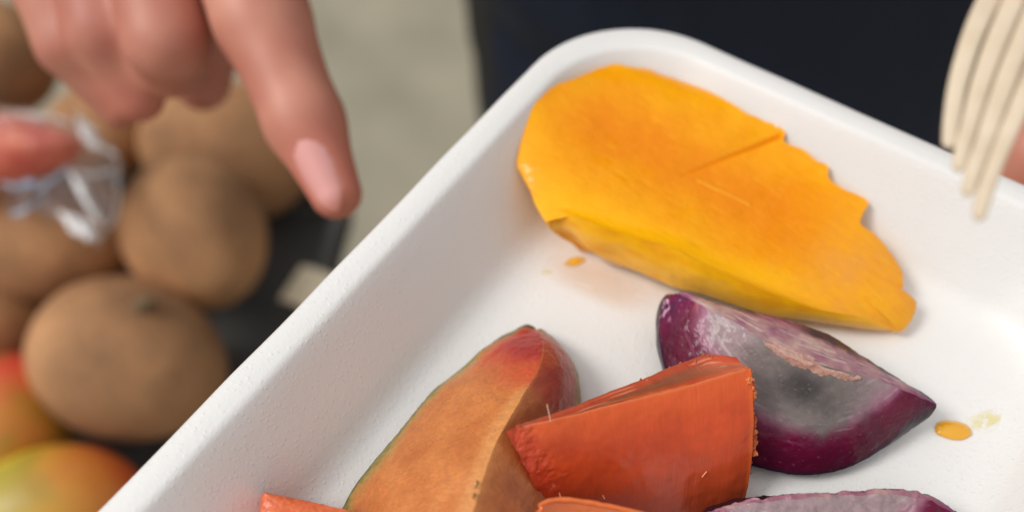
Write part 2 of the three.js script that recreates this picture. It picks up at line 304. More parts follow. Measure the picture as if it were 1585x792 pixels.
    let c = mix([255, 184, 6], [255, 188, 70], smooth(0.03, 0.3, s) * (0.75 + 1.3 * f)); c = mix(c, [244, 160, 24], smooth(0.1, -0.3, f) * 0.8); c = mix(c, [246, 172, 40], 0.5 * smooth(0.05, 0.3, f));  // side painted brighter for light glowing through the flesh
    return { p, c: c.map((x) => x * (1 + 0.05 * g)), uv: [j / n * 170, s * 20] };
  });
  part('outer_flesh', [faceOut(side, [c0[0], 4, c0[2]])], M.mangoSide, mango);
}

// ---------------------------------------------------------------- sapodilla wedge (peach flesh, red tip)
{
  const L = [[5, 5, -97.9], [1.9, 6, -97.7], [0.2, 6, -96.4], [-3.3, 6, -94.5], [-6.7, 5.5, -92.3], [-10.4, 5, -88.6], [-15.9, 5, -83.7], [-18.4, 5, -80.4], [-22.5, 5, -74.4], [-27.5, 5, -67.4], [-30.2, 5, -63.1], [-32, 5, -58.8], [-34.7, 5, -51.2], [-36.1, 5, -42]];
  const K = [[5.3, 5.5, -97.5], [5.6, 7, -96], [6.1, 9.5, -93.3], [6.2, 12.5, -89.6], [5.8, 15.5, -85.5], [4.6, 18.5, -80.4], [2.3, 20.5, -75.2], [0.2, 22, -70.6], [-2.6, 23, -64.8], [-4.7, 24, -58.2], [-5.4, 24, -55.3], [-6.6, 24, -51.2], [-8.1, 24, -44.3], [-9.4, 24, -37.2]];
  const Rr = [[5.4, 5, -97.9], [6.5, 5.5, -97.2], [7.7, 6, -95.9], [8.8, 6, -95.1], [10.9, 5.5, -92.9], [12.6, 5, -90.3], [13.5, 4.6, -88.1], [14, 4.2, -84.9], [14.1, 4, -82.5], [13.8, 3.5, -77.6], [13, 3, -70.9], [12.2, 3, -64.2], [10.6, 3, -54.2], [8.8, 3, -42.5]];
  const Bt = [[5.4, 3, -98.6], [5.1, 2, -97.9], [5, 1, -97.2], [4.7, 0.3, -96], [3.8, 0.3, -93.3], [3.1, 0.3, -89.4], [1, 0.3, -84.9], [-0.1, 0.3, -80.5], [-1.6, 0.3, -74.8], [-4.2, 0.3, -67.9], [-5.4, 0.3, -63.9], [-6.8, 0.3, -58.8], [-8.8, 0.3, -51.4], [-10.9, 0.3, -43.2]];
  const tipAt = [6.9, 10, -90.3], redAt = [7.4, 12, -85.5];
  const grain = (p) => fbm(p[0] * 0.9, p[1] * 0.9, p[2] * 0.9, 3);
  const color = (f, t, s, p) => {
    const d = V(p).distanceTo(V(tipAt)), n = fbm(p[0] * 0.16, p[1] * 0.16, p[2] * 0.16, 4), g = grain(p), g2 = noise(p[0] * 2.6, p[1] * 2.6, p[2] * 2.6);
    let c;
    if (f === 0) { // broad left face: s 0 at the skin, 1 at the ridge
      c = mix([218, 136, 70], [192, 106, 46], 0.5 + 1.0 * n);
      c = mix(c, [232, 170, 104], smooth(0.86, 0.95, s) * 0.45);
      const red = smooth(18.5, 9, d - 6 * (s - 0.5) + 6 * n);
      c = mix(c, [204, 76, 34], red * 0.9); c = mix(c, [168, 26, 26], smooth(13, 4, d + 4 * n) * 0.95);
      c = mix(c, [172, 138, 66], smooth(0.2, 0.04, s + 0.16 * n) * 0.7); c = mix(c, [126, 122, 48], smooth(0.075, 0.02, s + 0.09 * n + 0.04 * g) * 0.9); c = mix(c, [92, 76, 36], smooth(0.03, 0.0, s + 0.03 * g) * 0.8);
      c = c.map((x) => x * (1 + 0.11 * g + 0.1 * g2));
    } else if (f === 1) {
      c = mix([206, 124, 66], [172, 92, 50], 0.5 + 1.2 * n);
      c = mix(c, [176, 24, 30], smooth(14, 5, V(p).distanceTo(V(redAt)) + 4 * n) * 0.9); c = mix(c, [176, 84, 50], smooth(22, 12, d) * 0.5);
      c = mix(c, [222, 150, 84], smooth(0.07, 0.0, s) * 0.6);
      c = mix(c, [152, 140, 50], smooth(0.8, 0.95, s) * 0.8);
      c = c.map((x) => x * (1 + 0.1 * g));
    } else c = mix([120, 96, 40], [88, 66, 30], 0.5 + 2 * n).map((x) => x * (1 + 0.2 * g));
    return c;
  };
  const lo = railLoft({ rails: [L, K, Rr, Bt], N: 260, M: [110, 60, 24, 24], bulge: [(t, s) => 1.3 * 4 * s * (1 - s) * smooth(0.06, 0.4, t), (t, s) => 1.8 * 4 * s * (1 - s) * smooth(0.08, 0.5, t), 2.4, 4], color, wobble: (p) => { const a = 0.22; return [a * fbm(p[0] * 0.5, p[1] * 0.5, p[2] * 0.5, 3), a * fbm(p[0] * 0.5 + 9, p[1] * 0.5, p[2] * 0.5, 3), a * fbm(p[0] * 0.5, p[1] * 0.5 + 9, p[2] * 0.5, 3)]; } });
  const w = thing('sapodilla_wedge', [L[6][0], 0, L[6][2]], 'peach fleshed fruit wedge with a red pointed tip and thin green brown skin', 'fruit wedge');
  part('cut_face', [lo.faces[0]], M.sapodilla, w); part('cut_face', [lo.faces[1], ...lo.ends], M.sapodilla, w); part('skin', [lo.faces[2], lo.faces[3]], M.rind, w);
  // two dark flecks of peel left on the flesh near the ridge
  for (const [a, b, r] of [[[-6, 24.2, -56.9], [-6.3, 24.3, -55.5], 0.28], [[-6.4, 24.2, -54.6], [-6.6, 24.3, -53.8], 0.3]]) {
    const g = new THREE.TubeGeometry(curve([a, add(lerp3(a, b, 0.5), [0.35, 0.4, 0]), b]), 12, r * 0.55, 6);
    const ps = g.getAttribute('position'), q = { p: [], c: [], i: Array.from(g.index.array), uv: [] };
    for (let k = 0; k < ps.count; k++) { q.p.push([ps.getX(k), ps.getY(k), ps.getZ(k)]); q.c.push([96, 80, 34]); q.uv.push([0, 0]); }
    part('peel_fleck', [q], M.rind, w);
  }
}

// ---------------------------------------------------------------- star apple wedges
function starApple({ name, near, ridge, far, belly, label, cavity, palette }) {
  const N0 = 240;
  const axis = V(ridge[ridge.length - 1]).sub(V(ridge[0])).normalize();
  const color = (f, t, s, p, width) => {
    const n = fbm(p[0] * 0.18, p[1] * 0.18, p[2] * 0.18, 4), g = fbm(p[0] * 0.8, p[1] * 0.8, p[2] * 0.8, 3);
    const al = V(p).sub(V(ridge[0])).dot(axis), rad = s * width;
    const fib = noise(al * 0.16 + 0.6 * n, (f === 0 ? s * width * 1.3 + 6 * (al / 60 - 0.5) ** 2 * 4 : rad * 1.7), 5.5) + 0.25 * noise(al * 0.5, rad * 3.1, 2.5), dots = noise(p[0] * 1.9, p[1] * 1.9, p[2] * 1.9);
    let c;
    if (f === 0) {
      const d = s * width + 2.5 * n; let hollow = 1;
      c = mix([84, 14, 42], [108, 14, 52], smooth(1.5, 7, d) * (0.6 + n));
      c = mix(c, [160, 110, 130], smooth(8, 11.5, d));
      c = mix(c, [158, 140, 140], smooth(10.5, 14.5, d) * 0.85);
      c = mix(c, [52, 26, 44], smooth(1.4 + 2.2 * smooth(0.72, 1, t), 0.2, s * width));
      if (cavity) {
        const q = V(p).sub(V(cavity)), a = q.dot(axis), b = q.clone().addScaledVector(axis, -a).length();
        const e = Math.hypot(a / 11, b / 8); hollow = smooth(0.6, 1.3, e);
        c = mix(c, [118, 108, 105], smooth(1.45, 0.75, e + 0.5 * n)); c = mix(c, [56, 53, 53], smooth(0.75, 0.2, e + 0.25 * n) * 0.9); c = mix(c, [24, 23, 24], smooth(0.3, 0.1, Math.hypot((a - 2.5) / 12, (b) / 9)) * 0.7);
      }
      const left = smooth(0.26, 0.1, t); // mottled blunt end
      let m = mix([128, 22, 72], [72, 34, 70], 0.5 + 2.2 * n); m = mix(m, [216, 166, 186], smooth(0.14, 0.42, g + 0.7 * n)); m = mix(m, [224, 150, 120], smooth(0.3, 0.5, noise(al * 0.6, rad * 0.12, 2)) * 0.6);
      c = mix(c, m, left * 0.95);
      const right = smooth(0.86, 0.99, t); c = mix(c, [88, 28, 60], right * 0.7);
      c = mix(c, [226, 206, 214], smooth(0.25, 0.6, fib) * 0.4 * smooth(5, 10, d) * hollow); c = mix(c, [206, 160, 186], smooth(0.46, 0.66, dots) * 0.3);
    } else if (f === 1) {
      c = mix([190, 156, 148], [150, 98, 116], 0.5 + 1.8 * n); c = mix(c, [104, 38, 76], smooth(0.6, 1, s) * 0.8);
      c = mix(c, [222, 208, 198], smooth(0.22, 0.5, fib) * 0.5); if (cavity) c = mix(c, [46, 22, 38], smooth(0.5, 0.78, s + 0.3 * n) * smooth(0.5, 0.58, t) * (1 - 0.8 * Math.exp(-(((t - 0.735) / 0.03) ** 2))) * 0.95); c = mix(c, [130, 48, 100], smooth(0.25, 0.1, t) * (0.5 + n)); c = mix(c, [112, 40, 84], smooth(0.8, 0.94, t) * 0.7);
    } else c = mix([52, 24, 42], [30, 16, 28], 0.5 + 1.5 * n);
    return c.map((x) => x * (1 + 0.1 * g));
  };
  const lo = railLoft({ rails: [near, ridge, far, belly], N: N0, M: [120, 40, 30, 40], bulge: [(t, s) => 0.9 * Math.sin(Math.PI * s) - (cavity ? 1.0 * Math.exp(-(((t - 0.5) / 0.14) ** 2) - (((s - 0.72) / 0.2) ** 2)) : 0), 0.6, 3.2, 3.4], color, caps: [true, false], wobble: (p) => { const a = cavity ? 0.3 : 0.9; return [a * fbm(p[0] * 0.4, p[1] * 0.4, p[2] * 0.4, 3), a * fbm(p[0] * 0.4 + 9, p[1] * 0.4, p[2] * 0.4, 3), a * fbm(p[0] * 0.4, p[1] * 0.4 + 9, p[2] * 0.4, 3)]; } });
  const w = thing(name, [belly[3][0], 0, belly[3][2]], label, 'fruit wedge');
  part('cut_face', [lo.faces[0], ...lo.ends], M.star, w); part('cut_face', [lo.faces[1]], M.star, w); part('skin', [lo.faces[2], lo.faces[3]], M.rind, w);
  return w;
}
{
  const near = [[34.1, 13, -101.5], [32.1, 12, -101.2], [30.9, 10.5, -98.4], [30.3, 9.5, -93.4], [30.6, 8.5, -89.6], [31.8, 7.5, -84.2], [34.6, 6, -78.7], [39.3, 4.5, -72.7], [45.3, 3.6, -68.7], [52.2, 3, -66.7], [57.8, 3, -66.2], [63.8, 3, -67.1], [69.3, 3.4, -69.1], [74.9, 4.4, -72.4], [79.2, 6, -75.6], [82.1, 7.4, -77.4], [84, 8.4, -78.5]];
  const ridge = [[34.5, 14, -101.2], [35.1, 14.8, -100.2], [36.1, 15.6, -98.9], [37.8, 16.6, -97], [40.2, 17.6, -94.7], [43.1, 18.4, -92.3], [46.3, 19, -89.3], [49.9, 19.3, -86.5], [53.2, 19.5, -84.3], [56.6, 19.4, -82.6], [60.2, 19, -81.5], [64.1, 18, -81], [68.6, 16.4, -80.6], [73.6, 14, -80.1], [77.8, 11.8, -79.6], [81.4, 9.8, -79.1], [84, 8.6, -78.5]];
  const far = [[34.8, 14, -101.5], [35.7, 14.4, -101.1], [37, 14.6, -100.5], [38.5, 14.8, -99.7], [41.3, 15, -98.3], [45.3, 15, -96.8], [49.2, 15, -95.8], [52.9, 14.8, -95.2], [56.5, 14.5, -94.2], [60.3, 14, -93.1], [64.1, 13.4, -91.6], [67.4, 12.6, -89.7], [71, 11.6, -87.5], [75.8, 10.6, -84.4], [79, 10, -82.1], [82, 9, -80.2], [84.2, 8.4, -78.6]];
  const belly = [[34.7, 10, -102.4], [35, 6, -103], [35.6, 3, -101.9], [36.5, 1, -99.3], [37.6, 0.3, -95.7], [39.8, 0.2, -90.3], [43.2, 0.2, -86.4], [46.8, 0.2, -83.5], [51.1, 0.2, -80.5], [56.1, 0.2, -78.8], [61.3, 0.2, -78.1], [66.6, 0.2, -78.4], [72.1, 0.4, -79.3], [77.3, 1.2, -80.1], [81, 3.2, -80], [83, 5.8, -79.3], [84.1, 7.8, -78.6]];
  const w = starApple({ name: 'star_apple_wedge', near, ridge, far, belly, cavity: [56.1, 13, -80.3], label: 'purple fruit wedge with dark grey centre lying between mango slice and orange juice drop' });
  // the tan fibrous strip of core along the ridge
  const rails = [[[48.9, 19.9, -86], [50.9, 18.9, -84.5], [52.3, 18, -83], [53.7, 17.4, -81.8], [56.3, 17.2, -80.5], [59.5, 17.2, -79.5], [62.9, 17.6, -79.6], [66.6, 17.6, -79.9]], [[49, 20.1, -86.2], [50.9, 20.2, -85], [52.9, 20.2, -83.6], [55.3, 20.1, -82.3], [58, 19.8, -81.5], [60.7, 19.3, -80.9], [63.5, 18.6, -80.6], [66.8, 17.7, -80.1]], [[49.3, 19.9, -86.7], [51.8, 20.2, -85.9], [54.1, 20.2, -84.9], [56.7, 20, -83.9], [59.2, 19.7, -82.8], [61.4, 19.2, -81.9], [63.9, 18.5, -81.2], [67, 17.7, -80.4]]];
  const lo = railLoft({ rails, N: 90, M: [24, 16, 6], bulge: [0.1, 0.1, 0], caps: [false, false], color: (f, t, s, p) => { const n = fbm(p[0] * 0.5, p[1] * 0.5, p[2] * 0.5, 3), g = noise(p[0] * 2, p[1] * 2, p[2] * 2); return mix([182, 130, 112], [192, 154, 142], 0.5 + 1.4 * n + (f ? 0.4 : 0)).map((x) => x * (1 + 0.12 * g)); }, wobble: (p) => [0.6 * fbm(p[0] * 0.55, p[1] * 0.55, p[2] * 0.55, 3), 0.12 * fbm(p[0] * 0.7 + 5, p[1] * 0.7, p[2] * 0.7, 4) - 0.8, 0.6 * fbm(p[0] * 0.55, p[1] * 0.55 + 5, p[2] * 0.55, 3)] });
  part('core_fibre', lo.faces, M.star, w);
}
{
  const near = [[33.6, 6, -53.2], [34.9, 4, -51.5], [37.8, 2.6, -48.3], [43.3, 2, -44.5], [51.2, 1.6, -42.3], [61.9, 1.6, -42.9], [71.9, 2, -46.2], [78.6, 3, -50.3], [82.4, 5, -54.1], [83.2, 7, -55.8]];
  const ridge = [[33.9, 8, -55.4], [35.6, 10, -55.8], [38.3, 11.4, -56.3], [41.9, 12.6, -56.8], [47.1, 13.4, -57.3], [53.1, 13.8, -57.6], [60.3, 13.6, -58.1], [69, 12.6, -58.9], [76.6, 10.6, -58.2], [82.9, 8, -55.9]];
  const far = [[34.2, 8, -55.8], [36.1, 9.6, -56.3], [39, 10.8, -56.9], [42.9, 11.6, -57.6], [47.8, 12.2, -58.1], [54.3, 12.4, -58.5], [62.8, 12.2, -59.3], [71.9, 11.2, -60.1], [78.2, 9.6, -59.2], [83.3, 7.6, -56.3]];
  const belly = [[34.6, 5, -55.4], [37.2, 3, -56], [41, 1, -56.7], [45.4, 0.3, -56.5], [51.5, 0.3, -56], [58.9, 0.3, -55.8], [67.6, 0.3, -56.3], [75, 0.6, -56.4], [80.3, 2.6, -56.3], [83.5, 6, -56.1]];
  starApple({ name: 'star_apple_wedge', near, ridge, far, belly, label: 'mostly cropped purple and pink fruit wedge at the bottom edge of the photo' });
}

// ---------------------------------------------------------------- orange red mamey pieces
const mameyTone = (p, t, s, o = 0) => {
  const n = fbm(p[0] * 0.13, p[1] * 0.13, p[2] * 0.13, 4), g = fbm(p[0] * 0.9, p[1] * 0.9, p[2] * 0.9, 3);
  return mix([212, 80, 36], [180, 60, 28], 0.5 + 1.0 * n + o).map((x) => x * (1 + 0.04 * g));
};
{
  const TF = [[-0.7, 24.5, -65.8], [1.8, 24.5, -66.7], [9, 24.3, -68.6], [17.5, 24, -71.1], [26.4, 23.6, -73.6], [35.5, 23.2, -76.4], [40.2, 23, -78], [44.3, 22.6, -79.4]];
  const BF = [[5.9, 9, -57.8], [8.1, 8, -57.6], [13.6, 6, -57.7], [20.4, 4, -58], [27.9, 3, -58.2], [35.4, 2.6, -58.5], [41, 2.4, -59.1], [44.6, 2.4, -60.5]];
  const BB = [[6.6, 5, -60.7], [9.1, 4, -60.8], [15.3, 2, -61.8], [22.3, 1, -62.9], [29.4, 0.6, -64.1], [36.5, 0.6, -65.4], [41.8, 0.6, -66.7], [45.6, 0.6, -68.1]];
  const TB = [[0.4, 23.6, -67.2], [2.6, 23.4, -68], [9.1, 22.6, -70.7], [16.2, 22, -74], [24.9, 21.6, -77.8], [32.4, 21.6, -81.2], [37.4, 22, -82.5], [42, 22.4, -81.6]];
  const nearLine = (a, b) => { const A = V(a), d = V(b).sub(A), l = d.lengthSq(); return (p) => { const q = V(p).sub(A), t = clamp(q.dot(d) / l); return q.addScaledVector(d, -t).length(); }; };
  const tornEnd = nearLine(TF[0], BF[0]), rightEnd = nearLine(TF[7], BF[7]);
  const color = (f, t, s, p) => {
    const n = fbm(p[0] * 0.13, p[1] * 0.13, p[2] * 0.13, 4), wv = t + 0.03 * s + 0.012 * noise(t * 9, s * 4, 1), streak = noise(wv * 118, s * 2.3 + 5 * noise(t * 60, 1, 1), 3.3), st2 = noise(wv * 41, s * 1.3 + 3 * noise(t * 25, 2, 1), 7.1);
    let c;
    if (f === 0) { // big front face: s 0 at the top edge, where a thin highlight is painted
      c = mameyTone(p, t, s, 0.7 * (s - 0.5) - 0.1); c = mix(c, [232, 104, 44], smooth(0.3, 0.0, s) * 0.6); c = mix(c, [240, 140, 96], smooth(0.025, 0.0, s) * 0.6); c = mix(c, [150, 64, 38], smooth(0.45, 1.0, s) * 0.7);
      c = mix(c, [222, 118, 68], smooth(0.3, 0.7, streak) * 0.24 * clamp(0.5 + 1.5 * n) + smooth(0.3, 0.65, st2) * 0.06); c = mix(c, [168, 56, 30], smooth(-0.2, -0.6, st2) * 0.08);
      const tear = smooth(6.0, 1.5, tornEnd(p) + 5 * n); c = mix(c, [186, 60, 38], tear * 0.6); c = mix(c, [236, 140, 110], tear * 0.8 * smooth(0.2, 0.5, fbm(p[0] * 0.9, p[1] * 0.9, p[2] * 0.9, 3))); c = mix(c, [224, 104, 40], smooth(0.955, 0.99, t + 0.015 * n) * 0.6);  // torn end, with pale wet glints painted into its colour
    } else if (f === 3) { // top strip: s 0 at the back
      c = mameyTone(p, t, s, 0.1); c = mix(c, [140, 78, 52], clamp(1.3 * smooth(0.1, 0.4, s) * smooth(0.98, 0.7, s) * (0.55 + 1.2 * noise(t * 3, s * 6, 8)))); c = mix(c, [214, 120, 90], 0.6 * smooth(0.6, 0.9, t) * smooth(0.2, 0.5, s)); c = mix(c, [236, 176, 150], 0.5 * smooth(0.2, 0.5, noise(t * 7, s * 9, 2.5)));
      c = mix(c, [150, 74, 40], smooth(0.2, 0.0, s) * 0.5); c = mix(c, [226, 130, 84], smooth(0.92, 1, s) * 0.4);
    } else c = mameyTone(p, t, s, 0.1);
    return c;
  };
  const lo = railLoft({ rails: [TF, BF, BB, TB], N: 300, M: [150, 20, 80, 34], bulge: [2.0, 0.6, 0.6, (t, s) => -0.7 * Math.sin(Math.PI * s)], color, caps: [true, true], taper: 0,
    wobble: (p) => { // smooth cut faces, a torn and lumpy left end and a ragged right edge
      const d = tornEnd(p), v = 0.5 + 1.6 * noise(p[0] * 0.11, p[1] * 0.2, p[2] * 0.11), e = smooth(5.5 + 3 * v, 0.5, d) * Math.max(0.25, v) * 1.3, r = smooth(1.6, 0, rightEnd(p)) * 0.6, k = 0.5, h = e + r;
      return [0.26 * fbm(p[0] * 0.3, p[1] * 0.3, p[2] * 0.3, 2) + h * fbm(p[0] * k, p[1] * k, p[2] * k, 3), 0.2 * fbm(p[0] * 0.3 + 9, p[1] * 0.3, p[2] * 0.3, 2) + h * fbm(p[0] * k + 9, p[1] * k, p[2] * k, 3), 0.26 * fbm(p[0] * 0.3, p[1] * 0.3 + 9, p[2] * 0.3, 2) + h * fbm(p[0] * k, p[1] * k + 9, p[2] * k, 3)];
    } });
  const w = thing('mamey_piece', [BF[4][0], 0, BF[4][2]], 'large brick orange fruit chunk with smooth front face leaning across two other wedges', 'fruit piece');
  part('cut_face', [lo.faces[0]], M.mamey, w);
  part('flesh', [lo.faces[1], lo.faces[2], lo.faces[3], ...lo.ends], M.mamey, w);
  // crumbs of flesh torn along the right hand edge and the back edge
  const crumbs = [], ball = new THREE.IcosahedronGeometry(1, 2), bp = ball.getAttribute('position');
  const E = curve([[44.7, 22.4, -79], [45.2, 18.6, -75.7], [45.6, 15.2, -72.6], [45.8, 11.6, -69.3], [45.6, 8, -66], [45.1, 4.2, -62.5]]), Tb = curve(TB), leftE = curve([[-0.7, 24.5, -65.6], [-0.9, 23, -64.5], [0.1, 20, -63], [1.9, 16, -61.7], [3.9, 12.4, -59.8], [5.8, 9, -58]]);
  for (let k = 0; k < 520; k++) {
    const which = rnd(); let c, r;
    if (which < 0.7) { // two crusty clusters on the right edge, a thin scatter between them
      const t = rnd(), dense = Math.exp(-(((t - 0.17) / 0.1) ** 2)) + 1.2 * Math.exp(-(((t - 0.55) / 0.16) ** 2)); if (rnd() > 0.04 + dense) continue;
      c = E.getPoint(t).toArray(); r = 0.18 + 0.75 * rnd() * rnd() * rnd() + 0.1 * dense; c = add(c, [1.3 * (rnd() - 0.95), 1.4 * (rnd() - 0.6), 2.4 * (rnd() - 0.55)]);
    } else if (which < 0.75) { const t = 0.5 + 0.46 * rnd(); if (noise(t * 14, 5, 2) < 0.0) continue; c = Tb.getPoint(t).toArray(); r = 0.1 + 0.2 * rnd(); c = add(c, [0.9 * (rnd() - 0.5), -0.2 * rnd(), 0.9 * rnd()]); }
    else continue;
    const q = { p: [], c: [], uv: [], i: [] }, col = which < 0.7 ? mix([222, 128, 66], [186, 84, 42], rnd()) : which < 0.75 ? [186, 96, 52] : mix([214, 84, 54], [196, 62, 40], rnd());
    for (let v = 0; v < bp.count; v++) { const d = [bp.getX(v), bp.getY(v), bp.getZ(v)], h = r * (1 + 0.9 * noise(d[0] * 1.6 + k * 3.7, d[1] * 1.6, d[2] * 1.6)); q.p.push(add(c, d, h)); q.c.push(col); q.uv.push([d[0], d[1]]); q.i.push(v); }
    crumbs.push(q);
  }
  const cm = part('crumb', crumbs, M.mamey, w); cm.userData.kind = 'stuff';
  const hair = (pts, r, col) => { const g = new THREE.TubeGeometry(curve(pts), 16, r, 6), ps = g.getAttribute('position'), q = { p: [], c: [], i: Array.from(g.index.array), uv: [] }; for (let k = 0; k < ps.count; k++) { q.p.push([ps.getX(k), ps.getY(k), ps.getZ(k)]); q.c.push(col); q.uv.push([0, 0]); } return q; };
  part('pale_fibre', [hair([[6.8, 25, -67.4], [6.5, 26.4, -68.2], [6.1, 28, -69.3]], 0.1, [240, 190, 160])], M.mamey, w);
  for (const [a, b] of [[[35.4, 9.6, -64.2], [36.2, 10.6, -64.9]], [[8.5, 13.8, -59.6], [8.7, 13.2, -59.1]], [[16.6, 10.4, -60.4], [17, 9.8, -60]]]) part('pale_fibre', [hair([a, lerp3(a, b, 0.5), b].map((p) => add(p, [0, 0.9, 1.3])), 0.12, [236, 160, 116])], M.mamey, w);
}
{ // curled orange slice at the bottom edge
  const TF = [[4.5, 20, -52.1], [4.8, 21.4, -53.4], [5.9, 22, -53.8], [7.6, 22.2, -54.1], [10.2, 22.2, -54], [13.4, 22, -53.6], [17.3, 21.6, -53], [21.1, 21, -52.2], [26.1, 20, -50.7]];
  const TB = [[4.6, 20.4, -52.4], [5.2, 21.6, -54], [6.6, 22, -54.6], [8.5, 22, -54.8], [11, 22, -54.6], [14, 21.8, -54.2], [17.6, 21.4, -53.6], [21.8, 20.8, -52.9], [27.3, 19.6, -51.5]];
  const BB = [[5.4, 3, -45.9], [6.8, 3, -47.1], [8.7, 3, -47.7], [11, 3, -48.2], [13.9, 3, -48.2], [17.5, 3, -47.8], [21, 3, -47.1], [25.6, 3, -45.9], [31.4, 3, -44.8]];
  const BF = [[5.1, 3, -42.5], [6.1, 3, -42], [7.8, 3, -42], [10.2, 3, -42], [13.1, 3, -42], [16.5, 3, -41.6], [20.5, 3, -41.2], [24.6, 3, -40.7], [29.7, 3, -40.3]];
  const lo = railLoft({ rails: [TF, BF, BB, TB], N: 140, M: [70, 10, 30, 16], bulge: [(t, s) => -2.6 * Math.sin(Math.PI * clamp(s * 2.4)) * (s < 0.42 ? 1 : 0.0), 0, 0.5, 0.5], caps: [true, true], taper: 0,
    color: (f, t, s, p) => f === 0 ? mix(mix([236, 132, 66], [190, 88, 42], smooth(0.03, 0.12, s)), mameyTone(p, t, s), 0.3) : mix([240, 134, 66], mameyTone(p, t, s), 0.3),
    wobble: (p) => [0.2 * fbm(p[0] * 0.6, p[1] * 0.6, p[2] * 0.6, 3), 0.2 * fbm(p[0] * 0.6 + 9, p[1] * 0.6, p[2] * 0.6, 3), 0.2 * fbm(p[0] * 0.6, p[1] * 0.6 + 9, p[2] * 0.6, 3)] });
  const w = thing('mamey_piece', [BF[4][0], 0, BF[4][2]], 'bright orange fruit slice with pale raised lip, cropped under the large brick orange chunk', 'fruit piece');
  part('flesh', [...lo.faces, ...lo.ends], M.mamey, w);
}
{ // orange piece whose corner shows at the bottom left of the food
  const TL = [[-44.1, 16, -57.7], [-44, 16, -54.6], [-44.2, 15, -49.2], [-44.1, 14, -42.9]], TR = [[-43.7, 16, -57.7], [-37.8, 16, -56.6], [-32, 16, -55.3], [-24.8, 15, -53.8]];
  const rails = [[[-44.1, 16, -57.6], [-43.6, 16, -53.4], [-43.2, 15.6, -47.9], [-42.4, 15, -40.5]], [[-43.7, 16, -57.7], [-35.5, 16, -54.6], [-28.2, 15.6, -49], [-22, 15, -40.5]], [[-47.5, 2, -62], [-38, 2, -58.2], [-29.9, 2, -52.1], [-23.7, 2, -43.3]], [[-47.7, 2, -61.8], [-47.5, 2, -57.5], [-46.8, 2, -51.4], [-45.8, 2, -43.3]]];
  rails[0] = [[-44.2, 16, -57.9], [-44.3, 16, -56.2], [-44.2, 16, -53.4], [-43.8, 15.6, -47.9], [-43.2, 15, -40.5]];
  rails[1] = [[-44, 16, -57.8], [-40.4, 16, -57.1], [-33.4, 16, -55.6], [-26.4, 15.6, -54], [-17.2, 15, -50.3]];
  rails[2] = [[-47.7, 2, -62.1], [-43.7, 2, -61.3], [-36, 2, -59.5], [-28.6, 2, -57.5], [-18.5, 2, -53.5]];
  rails[3] = [[-47.8, 2, -62], [-47.9, 2, -60.2], [-47.8, 2, -57.2], [-47.3, 2, -51.1], [-46.7, 2, -43.3]];
  const lo = railLoft({ rails, N: 120, M: [50, 40, 20, 40], bulge: [0.6, 0.4, 0, 0.4], caps: [false, true], taper: 0,
    color: (f, t, s, p) => mix([232, 122, 70], mameyTone(p, t, s), f === 0 ? 0.35 : 0.6).map((x) => x * (1 + 0.12 * noise(p[0] * 1.5, p[1], p[2] * 1.5))),
    wobble: (p) => [0.25 * fbm(p[0] * 0.6, p[1] * 0.6, p[2] * 0.6, 3), 0.25 * fbm(p[0] * 0.6 + 9, p[1] * 0.6, p[2] * 0.6, 3), 0.25 * fbm(p[0] * 0.6, p[1] * 0.6 + 9, p[2] * 0.6, 3)] });
  const w = thing('mamey_piece', [rails[3][2][0], 0, rails[3][2][2]], 'corner of an orange fruit piece against the left wall of the tray', 'fruit piece');
  part('flesh', [...lo.faces, ...lo.ends], M.mamey, w);
}

// ---------------------------------------------------------------- juice on the tray
function puddle(name, c, ax, rx, rz, h, mat, label, category, sd) {
  const q = grid(20, 72, (i, j) => {
    const a = j / 72 * 2 * Math.PI, r = 1 - i / 20, k = 1 + 0.16 * noise(Math.cos(a) * 0.9 + sd, Math.sin(a) * 0.9, sd) + 0.05 * noise(Math.cos(a) * 3 + sd, Math.sin(a) * 3, sd), x = Math.cos(a) * rx * r * k, z = Math.sin(a) * rz * r * k;
    return { p: [c[0] + x * Math.cos(ax) - z * Math.sin(ax), c[1] + h * Math.sqrt(Math.max(0, 1 - r * r)), c[2] + x * Math.sin(ax) + z * Math.cos(ax)], uv: [500 + 500 * Math.cos(a) * r, 500 + 500 * Math.sin(a) * r] };
  });
  faceOut(q, add(c, [0, -30, 0]));
  const m = shade(new THREE.Mesh(toGeometry([q], c), mat)); m.geometry.deleteAttribute('color'); m.name = numbered(name); m.position.set(c[0] / 1000, LEVEL + c[1] / 1000, c[2] / 1000); tag(m, label, category); scene.add(m);
}
// a thin film of juice: thickest in irregular patches, thinning to nothing at its edge
const thinning = (sd, lo) => { const t = heightMap(96, (u, v) => { const r = Math.hypot(u - 0.5, v - 0.5) * 2; return smooth(1, 0.25, r) * smooth(lo, lo + 0.5, fbm(u * 5 + sd, v * 5, sd, 4) + 0.25); }, 1000); t.repeat.set(1, 1); return t; };
const thinJuice = new THREE.MeshPhysicalMaterial({ color: new THREE.Color(0.92, 0.5, 0.02), roughness: 0.15, transparent: true, opacity: 0.95, alphaMap: thinning(2.2, -0.35) });
const paleJuice = new THREE.MeshPhysicalMaterial({ color: new THREE.Color(0.9, 0.78, 0.3), roughness: 0.25, transparent: true, opacity: 0.5, alphaMap: thinning(5.7, -0.1) });
puddle('juice_drop', [90.2, 0.1, -76.9], 0.06, 3.8, 2.15, 1.1, M.juice, 'glossy orange juice drop on the tray right of the purple wedge', 'juice drop', 3.3);
puddle('juice_drop', [14.5, 0.1, -118.7], -0.25, 3.2, 1.6, 0.22, thinJuice, 'small yellow juice smear on the tray just below the left end of the mango slice', 'juice drop', 4.1);
